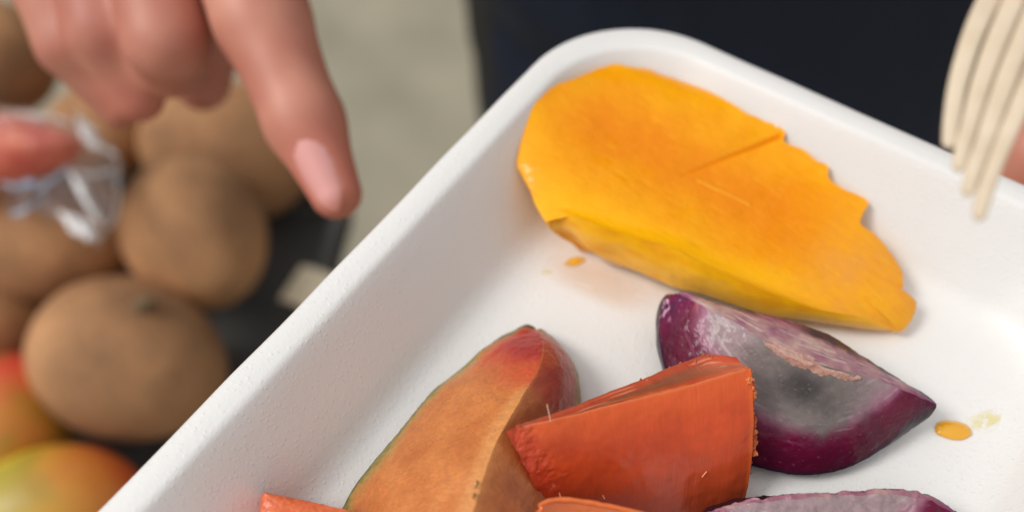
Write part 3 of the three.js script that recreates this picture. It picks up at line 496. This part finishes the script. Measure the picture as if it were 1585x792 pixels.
puddle('juice_drop', [7.8, 0.1, -115.8], -0.2, 2.0, 0.9, 0.12, paleJuice, 'tiny faint yellow juice spot on the tray, left of the yellow juice smear', 'juice drop', 8.2);
const peach = new THREE.MeshPhysicalMaterial({ color: new THREE.Color(0.85, 0.56, 0.34), roughness: 0.2, transparent: true, opacity: 0.28, alphaMap: thinning(9.1, -0.4) });  // bounced mango colour, painted on the tray as a thin film
puddle('juice_and_bounce', [19.5, 0.1, -113], 0.45, 17, 6.5, 0.14, peach, 'faint peach tint painting light bounced from the mango slice onto the tray below its left half', 'juice smear', 2.9);
puddle('juice_and_bounce', [97.7, 0.2, -78.8], -0.35, 5.6, 2.8, 0.12, paleJuice, 'pale yellow juice streak on the tray right of the orange juice drop', 'juice smear', 6.7);

// ---------------------------------------------------------------- crate of whole fruit below the tray
const PILE = -250; // mm, the crate's floor
{
  const base = [-204.8, -256, -232.6];
  const crate = thing('fruit_crate', base, 'dark grey plastic crate under the pile of brown fruit', 'crate');
  const ang = 0.12, ca = Math.cos(ang), sa = Math.sin(ang), edgeR = [-97.3, -240, -316.1];
  const box = (x0, x1, y0, y1, z0, z1, nm) => {
    const g = new THREE.BoxGeometry((x1 - x0) / 1000, (y1 - y0) / 1000, (z1 - z0) / 1000, 4, 1, 4); g.translate((x0 + x1) / 2000, (y0 + y1) / 2000, (z0 + z1) / 2000); g.rotateY(-ang);
    const m = shade(new THREE.Mesh(g, M.plastic)); m.name = nm; m.position.set((edgeR[0] - base[0]) / 1000, 0, (edgeR[2] - base[2]) / 1000); crate.add(m);
  };
  box(-520, 0, -6, 0, -14, 420, 'crate_floor'); box(-520, 0, 0, 16, -20, -14.1, 'crate_side'); box(-6, 0, 0.1, 16, -14, 40, 'crate_side'); box(-526, -520.1, 0, 16, -14, 420, 'crate_side'); box(-520, 0, 0.1, 16, 420.1, 426, 'crate_side');
  const leg = (x, z) => { const g = new THREE.BoxGeometry(0.04, 0.73, 0.04); const m = shade(new THREE.Mesh(g, M.plastic)); m.name = 'leg'; m.position.set((edgeR[0] - base[0] + x * ca - z * sa) / 1000, -0.374, (edgeR[2] - base[2] + x * sa + z * ca) / 1000); crate.add(m); };
  leg(-30, 16); leg(-490, 16); leg(-30, 390); leg(-490, 390);
}
{ // pale sheet added at the crate's edge for a bright patch of lit floor
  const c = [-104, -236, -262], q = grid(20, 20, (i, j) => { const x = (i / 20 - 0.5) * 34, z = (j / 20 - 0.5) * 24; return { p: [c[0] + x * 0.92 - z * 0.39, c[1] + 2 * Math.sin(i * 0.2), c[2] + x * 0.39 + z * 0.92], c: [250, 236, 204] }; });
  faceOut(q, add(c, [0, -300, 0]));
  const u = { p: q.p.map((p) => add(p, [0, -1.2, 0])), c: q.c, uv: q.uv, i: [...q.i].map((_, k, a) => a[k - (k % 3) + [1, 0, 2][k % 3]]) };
  const m = shade(new THREE.Mesh(toGeometry([q, u], c), M.lit_patch)); m.name = numbered('lit_patch_sheet'); m.position.set(c[0] / 1000, LEVEL + c[1] / 1000, c[2] / 1000); tag(m, 'added cream sheet standing in for a lit patch of floor beside the foam tray rim', 'lit_patch'); scene.add(m);
}
// whole fruit: ax = half length, r = half width, dir = where the pointed end looks (yaw, pitch)
function fruitPatch(c, half, r, yaw, pitch, point, color, lump = 0.022, n1 = 96, n2 = 72) {
  const e = new THREE.Euler(0, yaw, pitch, 'YXZ'), v = new THREE.Vector3();
  const q = grid(n2, n1, (i, j) => {
    const a = i / n2 * Math.PI, b = j / n1 * 2 * Math.PI, x = Math.cos(a), w = Math.sin(a), k = 1 - point * 0.5 * (x * 0.5 + 0.5) ** 1.5;
    const y0 = Math.cos(b) * w * k, z0 = Math.sin(b) * w * k, l = 1 + lump * fbm(x * 1.2 + c[0], y0 * 1.2, z0 * 1.2 + c[2], 3);
    v.set(x * half * l, y0 * r * l, z0 * r * l).applyEuler(e);
    const p = [c[0] + v.x, c[1] + v.y, c[2] + v.z];
    return { p, c: color([x, y0, z0], p), uv: [b * r, a * half] };
  });
  return faceOut(q, c);
}
const brownTone = (d, p) => { const n = fbm(p[0] * 0.03, p[1] * 0.03, p[2] * 0.03, 4), g = fbm(p[0] * 0.4, p[1] * 0.4, p[2] * 0.4, 3); return mix([190, 140, 96], [146, 106, 72], 0.5 + 1.5 * n).map((x) => x * (1 + 0.16 * g)); };
const brownFruit = [
  [[-178.9, -202, -202.9], 46.5, 39, -0.3, -0.1, 'large brown fruit in front, beside the left rim of the foam tray'],
  [[-161, -198, -272.7], 44, 37, -1.0, 0.05, 'brown fruit standing behind the largest one, right of the film wrapped piece'],
  [[-164.9, -222, -350.8], 52, 42, 2.9, 0.05, 'brown fruit under the pointing index finger, rearmost on the right'],
  [[-238.5, -205, -276.2], 46, 37, 0.1, 0.0, 'brown fruit under the film wrapped red piece'],
  [[-266.9, -222, -231.4], 30, 27, 0.6, 0.0, 'brown fruit cut by the left edge, between the wrapped piece and the red mango'],
  [[-304.9, -205, -410.1], 30, 36, 0.4, 0.0, 'olive brown fruit at the upper left edge beside the curled fingers'],
  [[-240.8, -226, -368.1], 34, 30, 0.2, 0.0, 'shaded brown fruit beneath the curled fingers of the pointing hand'],
];
for (const [c, half, r, yaw, pitch, label] of brownFruit) {
  const f = thing('brown_fruit', c, label, 'fruit', 'brown fruit piled in the crate');
  part('skin', [fruitPatch(c, half, r, yaw, pitch, 0.25, brownTone)], M.brown, f);
  if (half > 46 && r < 40) part('stem_scar', [fruitPatch([-162.4, -166.5, -211.3], 5.5, 3.2, 0.4, 0.2, 0.1, () => [118, 96, 70], 0.5, 24, 18)], M.brown, f);
}
const mangoTone = (a, b, s) => (d, p) => { const n = fbm(p[0] * 0.03 + s, p[1] * 0.03, p[2] * 0.03, 3); let c = mix(a, b, 0.26 + 0.8 * d[0] + 0.5 * n); c = mix(c, [140, 130, 30], smooth(0.0, 0.3, fbm(p[0] * 0.04 + 4, p[1] * 0.04, p[2] * 0.04 + s, 2)) * 0.5); return c; };
{
  const c1 = [-196.4, -210, -133.1], f1 = thing('whole_mango', c1, 'whole mango, yellow green turning orange red on its right side, at the lower left corner', 'mango', 'whole mangoes beside the brown fruit');
  part('skin', [fruitPatch(c1, 38, 29, 0.15, 0, 0.1, mangoTone([206, 184, 52], [214, 92, 44], 3))], M.mangoSkin, f1);
  const c2 = [-232.6, -214, -176.1], f2 = thing('whole_mango', c2, 'whole mango with red upper side, cut by the left edge above the yellow green one', 'mango', 'whole mangoes beside the brown fruit');
  part('skin', [fruitPatch(c2, 34, 29, 1.75, 0, 0.1, mangoTone([206, 130, 46], [220, 60, 56], 9))], M.mangoSkin, f2);
}

// ---------------------------------------------------------------- film wrapped cut piece
{
  const w = thing('wrapped_fruit_piece', [-240.4, -165, -288.3], 'salmon red fruit wedge wrapped in crinkled clear film, lying on a brown fruit', 'wrapped fruit');
  const h = -150;
  const A = [[-205.6, -152, -292.6], [-209.8, -148, -295.6], [-219.3, -145, -298.6], [-234.8, -143, -301.8], [-257.5, -143, -305.2], [-290.7, -146, -306.8]];
  const B = [[-205.5, -153, -291.8], [-203, -142, -282], [-208, -136, -276.6], [-219.7, -132, -273], [-240, -132, -273], [-272.5, -136, -275]];
  const C = [[-206.6, -155, -292], [-209.3, -154, -282.9], [-217, -154, -275.7], [-230.8, -154, -269.4], [-250.6, -154, -265.6], [-280.2, -154, -266.3]];
  const Dn = [[-209.4, -158, -295.5], [-220.9, -168, -304.5], [-236.2, -176, -309.9], [-255.7, -180, -311.6], [-278.8, -180, -310.8], [-307.9, -176, -307.2]];
  const lo = railLoft({ rails: [A, B, C, Dn], N: 90, M: 30, bulge: [3, 3, 3, 3], caps: [false, true], color: (f, t, s, p) => { const n = fbm(p[0] * 0.07, p[1] * 0.07, p[2] * 0.07, 4); return mix([244, 124, 84], [220, 74, 46], 0.5 + 1.6 * n); } });
  part('flesh', [...lo.faces, ...lo.ends], M.wetFlesh, w);
  const crink = (p, a, k) => { const f = (x) => Math.abs(noise(x[0], x[1], x[2])); const q = [p[0] * k, p[1] * k, p[2] * k]; return a * (f(q) + 0.5 * f(q.map((x) => x * 2.1 + 3))); };
  const film = railLoft({ rails: [A, B, C, Dn].map((r) => r.map((p) => add(p, [0, 0, 0]))), N: 90, M: 34, bulge: [5, 5, 5, 5], caps: [false, false], color: () => [255, 255, 255], wobble: (p) => { const cc = [-240.3, -156, -290.8], d = V(p).sub(V(cc)).normalize(); return d.multiplyScalar(1.2 + crink(p, 4.5, 0.14)).toArray(); } });
  part('film', film.faces, M.film, w);
  // the gathered tail of the film: pleats fanning out from the tip and along the lower side
  const root = [-207.7, -150, -285.1];
  const fan = [[-209.4, -150, -309.3], [-200.9, -158, -304], [-191.1, -160, -292.3], [-186.3, -160, -272], [-183.9, -158, -252.1], [-185.2, -156, -237.4], [-194.8, -152, -242.4], [-205.7, -150, -248.9], [-220.5, -150, -245.9], [-229.2, -150, -253.3]];
  const fc = curve(fan), rc = curve([[-206, -146, -291.3], [-204.3, -148, -289], [-204.1, -150, -287.5], [-204.6, -150, -282.7], [-208.9, -150, -276.3], [-216.3, -150, -270.8], [-225.3, -150, -266.9], [-233.4, -150, -264.6]]);
  const sheet = grid(40, 200, (i, j) => {
    const s = i / 40, t = j / 200, a = rc.getPoint(t).toArray(), b = fc.getPoint(t).toArray(), p = lerp3(a, b, s);
    const pleat = Math.abs(((t * 9.5 + 0.3 * noise(t * 6, s * 2, 1)) % 1) - 0.5) * 4 - 1, e = s * (1.2 - 0.2 * s);
    return { p: add(p, [2.0 * noise(t * 9, s * 3, 4) * s, (5.5 * pleat + 5 * noise(t * 12, s * 3, 2)) * e, 2.0 * noise(t * 9, s * 3, 8) * s]), c: [255, 255, 255] };
  });
  part('film_tail', [sheet], M.filmFold, w);
  // creases of the bunched film, with white and blue sky glints painted on
  const glintCrease = (pts, wd, sd) => { const cv = curve(pts); return grid(60, 10, (i, j) => { const t = i / 60, p = cv.getPoint(t).toArray(), k = (j / 10 - 0.5) * 2, ww = wd * Math.sin(Math.PI * (0.04 + 0.92 * t)) * (1 + 0.7 * noise(t * 6, wd, sd)), o = 1.6 * noise(t * 7, sd, 4); return { p: [p[0] + k * ww * 0.5 + o, p[1] + 2.0 * (1 - Math.abs(k)) + 1.6 * noise(t * 11, k * 1.5, sd), p[2] - k * ww * 0.6 + o], c: [255, 255, 255] }; }); };
  const lines = [[[[-209.9, -146, -305.5], [-204.1, -144, -296], [-197, -146, -287.2], [-186.9, -152, -284.4]], 2.6], [[[-207.6, -146, -303.8], [-200.5, -146, -293.7], [-196.2, -148, -288.2]], 3.4], [[[-201.5, -142, -267.9], [-192.1, -140, -255.6], [-185, -142, -245.6], [-179.3, -146, -237.9]], 2.6], [[[-199.8, -144, -244.9], [-191.5, -142, -238.4], [-185.5, -144, -234.3], [-180.9, -148, -232.3]], 4.4], [[[-220, -144, -242.1], [-211.5, -140, -244], [-205, -140, -249]], 3.4], [[[-212.1, -143, -255.1], [-206.2, -141, -259.4], [-202.5, -143, -268]], 3.8], [[[-218.7, -142, -257.3], [-214.6, -140, -257.9], [-212.3, -141, -256.5]], 3.0], [[[-242.3, -140, -300.6], [-229, -139, -298.8], [-214.9, -139, -296.3], [-207.3, -142, -295]], 1.6], [[[-187.8, -154, -285.4], [-184.8, -156, -272.7], [-181.2, -156, -253.5], [-181.6, -152, -236]], 1.3], [[[-229.6, -142, -258.8], [-220, -141, -257.2], [-215.1, -141, -260.2]], 2.0], [[[-199.8, -146, -269], [-193.5, -150, -270.8], [-187.2, -154, -275.7]], 1.6]];
  lines.forEach(([pts, wd], k) => part('film_glint', [glintCrease(pts, wd, k * 1.7 + 0.3)], [4, 5, 6, 9].includes(k) ? M.blueGlint : M.glintCrease, w));
}

// ---------------------------------------------------------------- hands (one smooth field of tapered limbs each)
function limbs(chains, { at, size, res, blend, color }) { // chains: [[p, r], [p, r], ...]
  const mc = new MarchingCubes(res, new THREE.MeshBasicMaterial(), false, false, 400000), half = size / 2, H = res / 2;
  const caps = []; for (const ch of chains) for (let k = 0; k + 1 < ch.length; k++) caps.push([ch[k][0], ch[k][1], ch[k + 1][0], ch[k + 1][1], ch.g ?? 0]);
  const pre = caps.map(([a, ra, b, rb]) => { const d = [b[0] - a[0], b[1] - a[1], b[2] - a[2]]; return { a, d, l: d[0] ** 2 + d[1] ** 2 + d[2] ** 2, ra, rb, m: Math.max(ra, rb) }; });
  let o = 0;
  for (let z = 0; z < res; z++) for (let y = 0; y < res; y++) for (let x = 0; x < res; x++, o++) {
    const px = at[0] + (x - H) / H * half, py = at[1] + (y - H) / H * half, pz = at[2] + (z - H) / H * half;
    let s = 0, best = 1e9;
    for (const c of pre) {
      const qx = px - c.a[0], qy = py - c.a[1], qz = pz - c.a[2], t = clamp((qx * c.d[0] + qy * c.d[1] + qz * c.d[2]) / c.l);
      const dd = Math.hypot(qx - c.d[0] * t, qy - c.d[1] * t, qz - c.d[2] * t) - (c.ra + (c.rb - c.ra) * t);
      best = Math.min(best, dd); s += Math.exp(-dd / blend);
    }
    mc.field[o] = best > 30 ? -best : blend * Math.log(s);
  }
  mc.isolation = 0; mc.update();
  const q = { p: [], c: [], uv: [], i: [] }, nn = new Float32Array(mc.count * 3);
  for (let k = 0; k < mc.count; k++) {
    const p = [0, 1, 2].map((a) => at[a] + mc.positionArray[k * 3 + a] * half); q.p.push(p); q.c.push(color(p)); q.uv.push([p[0], p[2]]); q.i.push(k);
    const v = new THREE.Vector3(mc.normalArray[k * 3], mc.normalArray[k * 3 + 1], mc.normalArray[k * 3 + 2]).normalize(); nn.set([v.x, v.y, v.z], k * 3);
  }
  // make winding and normals agree, both pointing out of the body
  const a = V(q.p[0]), f = V(q.p[1]).sub(a).cross(V(q.p[2]).sub(a)), n0 = new THREE.Vector3(nn[0], nn[1], nn[2]);
  if (f.dot(n0) < 0) for (let k = 0; k < q.i.length; k += 3) { const t = q.i[k]; q.i[k] = q.i[k + 1]; q.i[k + 1] = t; }
  q.n = nn; return q;
}
const skinTone = (tips) => (p) => {
  const n = fbm(p[0] * 0.05, p[1] * 0.05, p[2] * 0.05, 3); let c = mix([206, 140, 118], [182, 110, 92], 0.5 + 1.5 * n);
  for (const [t, r] of tips) c = mix(c, [208, 116, 98], smooth(r, r * 0.3, V(p).distanceTo(V(t))) * 0.6);
  return c;
};
{
  const tip = [-46.9, -15.9, -151.8], dip = [-55.9, -7.3, -169.4], pip = [-68.7, 5.4, -196.1];
  const chains = [
    [[[-86.8, 23.8, -234.6], 14.5], [pip, 12.6], [dip, 10.2], [tip, 6.9]],
    [[[-109.9, 21.4, -241.6], 14.5], [[-98.9, -4.5, -199.5], 11.6], [[-103.1, -17.4, -203.8], 9.6], [[-104.1, -26.1, -233.2], 8.6]],
    [[[-131.6, 14.5, -245.9], 14], [[-121, -10.9, -209.5], 10.6], [[-115.3, -28.4, -200.2], 7.8]],
    [[[-152.3, 7.7, -246.5], 12.5], [[-136.5, -18.6, -212.5], 8.8], [[-125, -36.7, -204.1], 7.0]],
    [[[-86.6, 21.4, -241.6], 15], [[-111.6, 20.1, -246.9], 15], [[-132.6, 15.6, -250.9], 14.5], [[-153.4, 8.7, -251.5], 13]],
    [[[-88.8, 21.4, -241.6], 15], [[-122.1, 51.4, -284.6], 22], [[-137.1, 68.6, -309.1], 27], [[-174.5, 91.3, -372.9], 30]],
    [[[-132.6, 14.5, -249.3], 14], [[-132.6, 48.7, -291.1], 20]],
    [[[-122.5, 34, -291], 16], [[-109.8, -18.9, -271.3], 13], [[-107.5, -44.8, -251.8], 11.5], [[-110.5, -56.4, -235.2], 10]],
  ];
  const hand = thing('hand', [-121.6, 50, -287.8], 'bare hand pointing its index finger down towards the brown fruit', 'hand');
  part('skin', [limbs(chains, { at: [-118.1, 31.1, -269.6], size: 320, res: 150, blend: 1.7, color: skinTone([[tip, 26], [[-115.3, -28.4, -200.2], 18], [[-100, -9.8, -197.2], 16], [dip, 12]]) })], M.skin, hand);
  // the index finger's nail
  const ax = V(tip).sub(V(dip)).normalize(), cam = V([0, 172, 0]).sub(V(tip)).normalize(), side0 = ax.clone().cross(cam).normalize(), up0 = side0.clone().cross(ax).normalize();
  const roll = -0.3, up = up0.clone().multiplyScalar(Math.cos(roll)).addScaledVector(side0, -Math.sin(roll)), sd = up.clone().cross(ax).normalize();
  const nailGrid = (rad, lift) => grid(40, 30, (i, j) => {
    const v = i / 40, a = (j / 30 - 0.5) * 2, len = -22 + 28 * v, prof = Math.sqrt(Math.max(0, 1 - Math.abs(2 * v - 1) ** 2.2)), th = a * 0.98 * prof;
    const fr = 6.9 + 3.3 * clamp(-len / 20) - (len > 0 ? 0.12 * len * len * 0.6 : 0);
    const p = V(tip).addScaledVector(ax, len).addScaledVector(up, Math.cos(th) * fr * 0.97 + lift).addScaledVector(sd, Math.sin(th) * fr * 0.86);
    return { p: p.toArray(), c: mix(mix([206, 128, 108], [228, 158, 152], smooth(1.05, 0.55, Math.abs(a)) * smooth(1.05, 0.7, Math.abs(2 * v - 1))), [240, 190, 188], 0.5 * smooth(0.4, 0.0, v)) };
  });
  part('nail', [nailGrid(10, 0.66)], M.nail, hand);
}

// ---------------------------------------------------------------- person behind the tray: dark clothes, one hand under the rim
{
  const foot = [156.1, -330.5, -537.7], man = thing('person', [foot[0], -1000, foot[2]], 'person in black trousers and navy apron standing behind the tray, hand at its right rim', 'person');
  const knuckle = [131, 1.7, -150.8];
  const chains = [
    [[knuckle, 10], [add(knuckle, [-6, -16, 8]), 9], [add(knuckle, [-26, -26, 26]), 8.2], [add(knuckle, [-40, -27, 38]), 7]],
    [[add(knuckle, [16, -4, 8]), 10], [add(knuckle, [10, -22, 18]), 9], [add(knuckle, [-8, -29, 36]), 8.2], [add(knuckle, [-22, -29, 48]), 7]],
    [[add(knuckle, [28, -8, 20]), 9.6], [add(knuckle, [22, -26, 30]), 8.6], [add(knuckle, [6, -30, 46]), 7.8], [add(knuckle, [-6, -30, 58]), 6.8]],
    [[add(knuckle, [36, -12, 34]), 8.6], [add(knuckle, [30, -26, 42]), 7.6], [add(knuckle, [16, -30, 56]), 7], [add(knuckle, [6, -30, 66]), 6]],
    [[knuckle, 11], [add(knuckle, [16, -4, 8]), 11], [add(knuckle, [28, -8, 20]), 10.6], [add(knuckle, [36, -12, 34]), 9.6]],
    [[add(knuckle, [18, -2, 10]), 13], [add(knuckle, [62, 10, -30]), 20], [add(knuckle, [84, 18, -52]), 23], [add(knuckle, [150, 70, -180]), 34]],
    [[add(knuckle, [54, 12, -14]), 12], [add(knuckle, [36, 16, 10]), 10], [add(knuckle, [20, 12, 26]), 8.4]],
  ];
  part('arm', [limbs(chains, { at: add(knuckle, [50, 5, -60]), size: 330, res: 130, blend: 1.7, color: skinTone([]) })], M.skin, man);
  const cx = foot[0], cz = foot[2];
  const ringed = (y0, y1, rows, f, col) => grid(rows, 140, (i, j) => { const t = i / rows, y = y0 + (y1 - y0) * t, a = j / 140 * 2 * Math.PI; return { p: f(y, a, t), c: col(y, a), uv: [j / 140 * 1100, y] }; });
  // trousers: two legs that meet at the hips
  const fold = (x, y, z) => 9 * fbm(x * 0.012, y * 0.008, z * 0.012, 3);
  const legs = [-1, 1].map((s) => ringed(-985, -190, 60, (y, a, t) => { const r = 62 + 44 * t, x = cx + s * (95 - 4 * t), dx = Math.cos(a) * r * 0.98, dz = Math.sin(a) * r * 1.05, k = 1 + fold(x + dx, y, cz + dz) / r; return [x + dx * k, y, cz + dz * k]; }, () => [30, 28, 27]));
  const hips = ringed(-215, 60, 30, (y, a, t) => { const k = 1 + fold(Math.cos(a) * 90, y, Math.sin(a) * 90) / 170; return [cx + Math.cos(a) * 196 * (1 - 0.08 * t) * k, y, cz + Math.sin(a) * 118 * k]; }, () => [30, 28, 27]);
  part('trousers', [...legs, hips], M.cloth, man);
  const shirt = ringed(40, 420, 40, (y, a, t) => { const k = 1 + fold(Math.cos(a) * 90, y, Math.sin(a) * 90 + 40) / 170; return [cx + Math.cos(a) * (186 + 16 * t) * k, y, cz + Math.sin(a) * (124 + 6 * t) * k]; }, () => [26, 32, 48]);
  part('shirt', [shirt], M.cloth, man);
  // navy apron hanging over the thighs, with slanting folds
  const left = [-20.4, -236.9, -462.1], apron = grid(120, 160, (i, j) => {
    const u = j / 160, y = 300 - 640 * i / 120, a = (0.5 - u) * 1.75, x = cx + Math.sin(-a) * 222, z = cz + Math.cos(a) * 142 + 4;
    const f = 10 * fbm(u * 5 + y * 0.003, y * 0.004, 2.2, 3) + 13 * Math.exp(-(((y + 240 + 160 * (u - 0.5)) / 26) ** 2)) - 12 * Math.exp(-(((y + 292 + 160 * (u - 0.5)) / 18) ** 2));
    return { p: [x + 6 * noise(y * 0.006, 3, 1) * (u < 0.05 ? 1 : 0.4), y, z + f], c: [21, 29, 47], uv: [u * 500, y] };
  });
  const back = { p: apron.p.map((p) => add(p, [0, 0, -2])), c: apron.c, uv: apron.uv, i: [...apron.i] };
  part('apron', [faceOut(apron, [cx, 0, cz]), back], M.cloth, man);
}

// ---------------------------------------------------------------- fork
{
  const fork = thing('fork', [95.2, 67.7, -138.7], 'beige plastic fork held with its four tines over the right rim of the tray', 'fork');
  const tines = [
    [[60.8, 77.3, -84.4], [61.2, 79.3, -87.3], [62.4, 81.6, -92], [64.3, 83.9, -96.9], [66.2, 85.7, -100.8], [69.3, 87.2, -105.9], [74.6, 89.7, -113.8]],
    [[61.6, 76, -81.2], [62.6, 78.4, -84.6], [64, 79.9, -88.2], [66.1, 82.6, -93.4], [68.3, 84.7, -97.9], [71.5, 86.7, -103.7], [76.5, 89.4, -111.9]],
    [[62.4, 74.8, -77.8], [63.5, 77, -81], [65.7, 79.1, -85.6], [68, 81.6, -90.6], [70.2, 83.7, -95], [73.6, 85.9, -101.1], [78.4, 89, -109.8]],
    [[63.6, 73.5, -74.6], [64.5, 75.6, -77.6], [66.6, 77.8, -82.2], [69.2, 80, -86.9], [71.6, 82, -91.1], [75.1, 84.2, -97.3], [80.1, 88.5, -107.7]]];
  const strip = (pts, w0, w1, thick) => { // a flattened rounded bar along pts
    const cv = curve(pts), n = 70, m = 20;
    return grid(n, m, (i, j) => {
      const t = i / n, p = cv.getPoint(t), T = cv.getTangent(t), toCam = new THREE.Vector3(0, 172, 0).sub(p).normalize(), S = T.clone().cross(toCam).normalize(), U = S.clone().cross(T).normalize();
      const endr = Math.sqrt(clamp(t / 0.035)) , w = (w0 + (w1 - w0) * Math.pow(t, 0.55)) * endr, h = thick * (0.7 + 0.3 * t) * endr, a = j / m * 2 * Math.PI, ca = Math.cos(a), sa = Math.sin(a);
      p.addScaledVector(S, Math.sign(ca) * Math.abs(ca) ** 0.7 * w).addScaledVector(U, Math.sign(sa) * Math.abs(sa) ** 0.7 * h);
      const f = fbm(p.x * 0.2, p.y * 0.2, p.z * 0.2, 3); return { p: p.toArray(), c: mix([228, 210, 186], [208, 188, 160], 0.5 + f), uv: [t * 40, a * 2] };
    });
  };
  for (const t of tines) part('tine', [faceOut(strip(t, 0.74, 1.65, 0.8), curve(t).getPoint(0.5).toArray())], M.fork, fork);
  const headPts = [[77, 89.4, -111.3], [82.3, 92, -120], [89.8, 95.7, -132.7], [95.1, 97.9, -141.8]];
  part('head', [strip(headPts, 5.6, 4.4, 0.9)], M.fork, fork);
  part('handle', [strip([headPts[3], [105.5, 102.6, -161.5], [121.4, 107.3, -193.2], [140.3, 112.6, -230]], 3.6, 4.0, 1.1)], M.fork, fork);
}

renderer.render(scene, camera);
